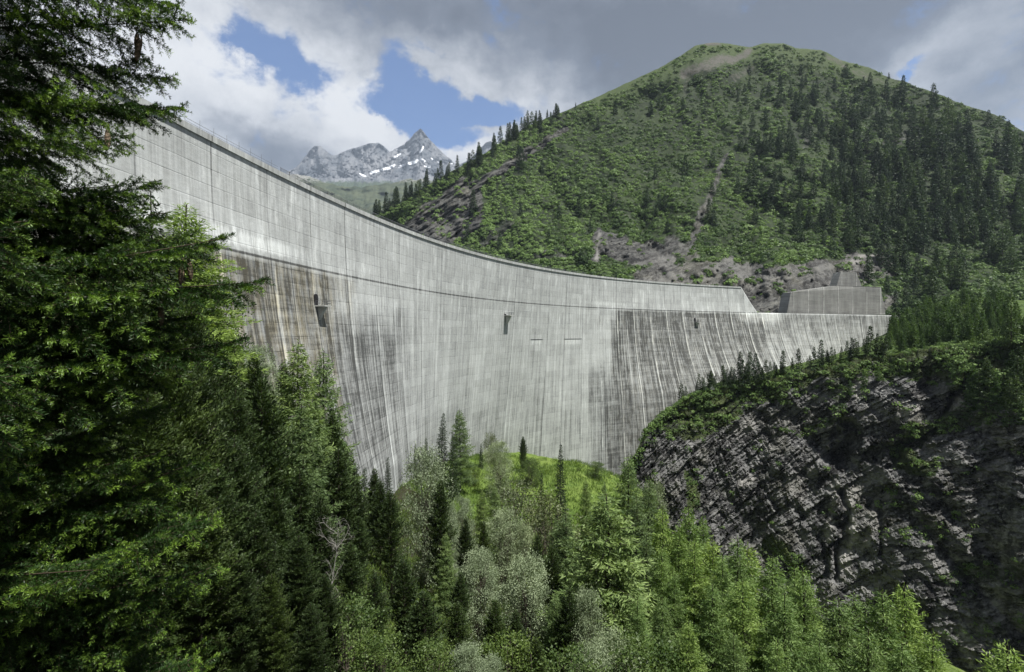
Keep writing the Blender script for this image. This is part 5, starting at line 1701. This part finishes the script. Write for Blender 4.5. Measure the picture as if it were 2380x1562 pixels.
def spruce_branch(seed, L=1.7):
    rs = R(seed)
    b = Bag()
    NP, ND, NL, NW, NV, NTIP = [], [], [], [], [], []

    def shoot(p0, d, l, rad, droop, dens, tipf, lev):
        n = max(3, int(l / .03))
        f = np.linspace(0, 1, n)
        dd = np.array(d, float)
        pts = [np.array(p0, float)]
        st = l / (n - 1)
        for k in range(n - 1):
            dd = dd + np.array([0, 0, droop * st * (1.0 if f[k] < .6 else -1.1)]) + rs.normal(size=3) * .035
            dd /= np.linalg.norm(dd)
            pts.append(pts[-1] + dd * st)
        pts = np.array(pts)
        if rad > .0010:
            kk = sorted(set([0, n // 2, n - 1]))
            b.tube(pts[kk], [rad, rad * .7, rad * .35], 4 if lev == 0 else 3, False)
        # needles
        m = int(l / dens)
        if m < 1: return pts
        q = rs.rand(m)
        cp = np.stack([np.interp(q, f, pts[:, j]) for j in range(3)], -1)
        tg = np.gradient(pts, axis=0)
        tg = np.stack([np.interp(q, f, tg[:, j]) for j in range(3)], -1)
        tg /= np.linalg.norm(tg, axis=1, keepdims=True)
        rv = rs.normal(size=(m, 3)) + np.array([0, 0, .45])
        rv = rv - tg * (rv * tg).sum(1, keepdims=True)
        rv /= np.linalg.norm(rv, axis=1, keepdims=True)
        a = np.radians(rs.uniform(38, 68, m))[:, None]
        NP.append(cp)
        ND.append(tg * np.cos(a) + rv * np.sin(a))
        NL.append(rs.uniform(.020, .031, m))
        NW.append(np.full(m, .0050))
        NV.append(np.clip(rs.rand() * .5 + rs.rand(m) * .5, 0, 1))
        end = 1 - np.clip((1 - q) * l / .065, 0, 1)
        NTIP.append(np.clip(sst(.05, .3, end) * tipf * rs.uniform(.6, 1), 0, 1))
        return pts
    main = shoot((0, 0, 0), (1, 0, .12), L, .007, -.16, .0012, .9, 0)
    x = .06
    side = 1
    tone = rs.rand()
    while x < L * .985:
        f = x / L
        j = min(len(main) - 2, int(f * (len(main) - 1)))
        p = main[j]
        t = main[j + 1] - main[j]
        t /= np.linalg.norm(t)
        l = (.68 * (1 - f) ** .7 * min(1, f * 3.0 + .35) + .07) * rs.uniform(.6, 1.15)
        a = math.radians(rs.uniform(38, 66))
        d = t * math.cos(a) + np.array([-t[1], t[0], 0]) * math.sin(a) * side + np.array([0, 0, rs.uniform(-.62, .28)])
        tf = float(rs.rand() < .75) * rs.uniform(.4, 1)
        sp = shoot(p, d / np.linalg.norm(d), l, .003, -.55, .0019, tf, 1)
        y = .05
        s2 = 1
        while y < l * .92:
            g = y / l
            jj = min(len(sp) - 2, int(g * (len(sp) - 1)))
            t2 = sp[jj + 1] - sp[jj]
            t2 /= np.linalg.norm(t2)
            l2 = (.20 * (1 - g) + .045) * rs.uniform(.55, 1.15) * (.5 + l)
            a2 = math.radians(rs.uniform(38, 62))
            d2 = t2 * math.cos(a2) + np.cross(np.array([0, 0, 1.]), t2) * math.sin(a2) * s2 + np.array([0, 0, rs.uniform(-.5, .12)])
            shoot(sp[jj], d2 / np.linalg.norm(d2), l2, .0012, -.6, .0024, tf * float(rs.rand() < .8), 2)
            y += rs.uniform(.022, .042)
            s2 = -s2
        x += rs.uniform(.022, .044)
        side = -side
    Pn, Dn, Ln, Wn = np.concatenate(NP), np.concatenate(ND), np.concatenate(NL), np.concatenate(NW)
    V = cards(Pn, Dn, Ln, Wn, rs)
    nv = len(V)
    V2 = np.concatenate([V, np.array(b.v)])
    Fq = quads(nv)
    Fw = np.array([f_ for f_ in b.f if len(f_) == 4], np.int32) + nv
    z = np.zeros(len(b.v))
    return make_mesh('spruce_branch', V2, np.concatenate([Fq, Fw]), [M_NEEDLE, M_TWIG],
                     dict(var=np.concatenate([np.repeat(np.concatenate(NV), 4), z]), tip=np.concatenate([np.repeat(np.concatenate(NTIP), 4), z])),
                     mi=np.concatenate([np.zeros(len(Fq), int), np.ones(len(Fw), int)]))


def near_spruce():
    rs = R(77)
    tx, ty = -3.2, 2.7
    gz = float(ground_z(np.array(tx), np.array(ty)))
    root = bpy.data.objects.new('spruce_tree', None)
    COL.objects.link(root)
    root.location = (tx, ty, gz)
    tag(root, 'big dark spruce with bright shoot tips and hanging cones filling the left edge', 'spruce', None, 'thing')
    b = Bag()
    zz = np.linspace(-.6, 4.2 - gz, 9)
    b.tube([(rs.normal() * .01, rs.normal() * .01, z) for z in zz], [.15 - .11 * k / 8 for k in range(9)], 10)
    link('trunk', b.mesh('near_trunk', DBARK, True), root)
    ms = [spruce_branch(500 + k) for k in range(6)]
    dist = math.hypot(tx, ty)
    base = math.atan2(-ty, -tx)                # from trunk toward the camera
    # outline of the crown: (picture height, picture reach) at its right edge
    OUT = [(-200, 330), (0, 330), (90, 425), (150, 330), (215, 475), (320, 445), (400, 400), (480, 400), (560, 420), (655, 550), (740, 625), (800, 480), (870, 580), (950, 470), (1050, 420), (1130, 500), (1230, 480), (1290, 560), (1370, 470), (1440, 535), (1500, 480), (1562, 490), (1900, 520)]

    def add(z, az, length, tilt=0.0, roll=None):
        o = link('branch', ms[rs.randint(6)], root)
        s = length / 1.7
        o.location = (0, 0, z - gz)
        o.rotation_euler = (rs.normal() * .25 if roll is None else roll, -tilt, az)
        o.scale = (s, max(.6, s ** .8) * (1 if rs.rand() < .5 else -1), max(.7, s ** .7))
        return o

    def reach(py):
        a = math.atan2(CX - pl(py, OUT), F)      # bearing left of straight ahead
        c = math.atan2(-tx, ty)
        return dist * math.sin(max(.05, c - a)), c - a
    n = 0
    # branches that make the outline, each on the tangent bearing
    tips = [(20, 330), (90, 425), (215, 475), (262, 440), (320, 445), (470, 390), (555, 410), (610, 470), (655, 550), (740, 625), (800, 500), (870, 580), (940, 470), (1010, 420), (1060, 440), (1130, 505), (1200, 490), (1290, 562), (1340, 500), (1440, 537), (1500, 490), (1560, 500), (1630, 520)]
    for py, px in tips:
        a = math.atan2(CX - px, F)
        c = math.atan2(-tx, ty)
        L = dist * math.sin(c - a)
        rng_ = dist * math.cos(c - a)
        Yt = rng_ * math.cos(a)
        zt = (HY - py) / F * Yt
        az = math.pi / 2 + a - math.pi / 2          # heading perpendicular to the sight line, to the right
        az = a
        tilt = rs.uniform(.0, .14)
        add(zt - L * math.sin(tilt) + .06 * L, az + rs.normal() * .05, L * 1.0, tilt, rs.normal() * .12)
        n += 1
    z = -3.3
    while n < 100:
        fr = (n - len(tips)) / (100 - len(tips))
        z = -3.0 + 6.0 * fr ** 1.6 + rs.normal() * .05
        py = HY - z / 3.0 * F
        if (50 < py < 250 and rs.rand() < .92) or (250 <= py < 340 and rs.rand() < .6):
            n += 1
            continue
        L, _ = reach(py)
        k = n % 4
        # fan: toward the right, right-forward, right-back, toward the camera side
        az = [.30, .85, 1.35, -.28][k] + rs.normal() * .22
        ll = L * rs.uniform(.72, .98) * [1, .92, .9, 1.0][k]
        add(z, az, max(.7, ll), rs.uniform(-.12, .10))
        n += 1

    # hanging cones
    cb = Bag()
    NR, NA = 17, 12
    V = []
    for i in range(NR + 1):
        t = i / NR
        r = .0155 * (math.sin(math.pi * min(1, t * .93 + .05)) ** .55)
        for j in range(NA):
            bump = 1 + .07 * (((j + (i % 2)) % 2) * 2 - 1)
            an = 2 * math.pi * (j + .5 * (i % 2)) / NA
            V.append((r * bump * math.cos(an) + .006 * math.sin(t * 2.5), r * bump * math.sin(an), -.135 * t))
    Fs = [(i * NA + j, i * NA + (j + 1) % NA, (i + 1) * NA + (j + 1) % NA, (i + 1) * NA + j) for i in range(NR) for j in range(NA)]
    Fs += [tuple(range(NA))[::-1], tuple(NR * NA + j for j in range(NA))]
    cb.add(V, Fs)
    cb.tube([(0, 0, -.003), (0, 0, .035)], .003, 5)
    cm = cb.mesh('cone', M_CONE, True)
    for px, py, D in ((318, 78, 3.2), (328, 92, 3.18), (425, 610, 3.15), (438, 600, 3.18), (372, 705, 3.1), (250, 300, 3.0), (160, 640, 2.9)):
        o = link('cone', cm, root)
        p = P(px, py, D)
        o.location = [float(q) for q in p - np.array([tx, ty, gz])]
        o.rotation_euler = (rs.normal() * .12, rs.normal() * .12, rs.rand() * 6)
        o.scale = (1.05,) * 3


near_spruce()

# ------------------------------------------------------------------ mountain air
def air():
    m, g = material('mountain_air')
    v = g.n('ShaderNodeVolumePrincipled', {'Color': (.66, .78, .95, 1), 'Density': .000032, 'Anisotropy': .2})
    g.n('ShaderNodeOutputMaterial', {'Volume': v})
    b = Bag()
    b.box((0, 7500, 2515), (24000, 15600, 5470))
    o = link('haze', b.mesh('haze', m))
    tag(o, 'thin pale mountain air over the whole valley', 'haze', None, 'stuff')


HAZE = True
if HAZE:
    air()
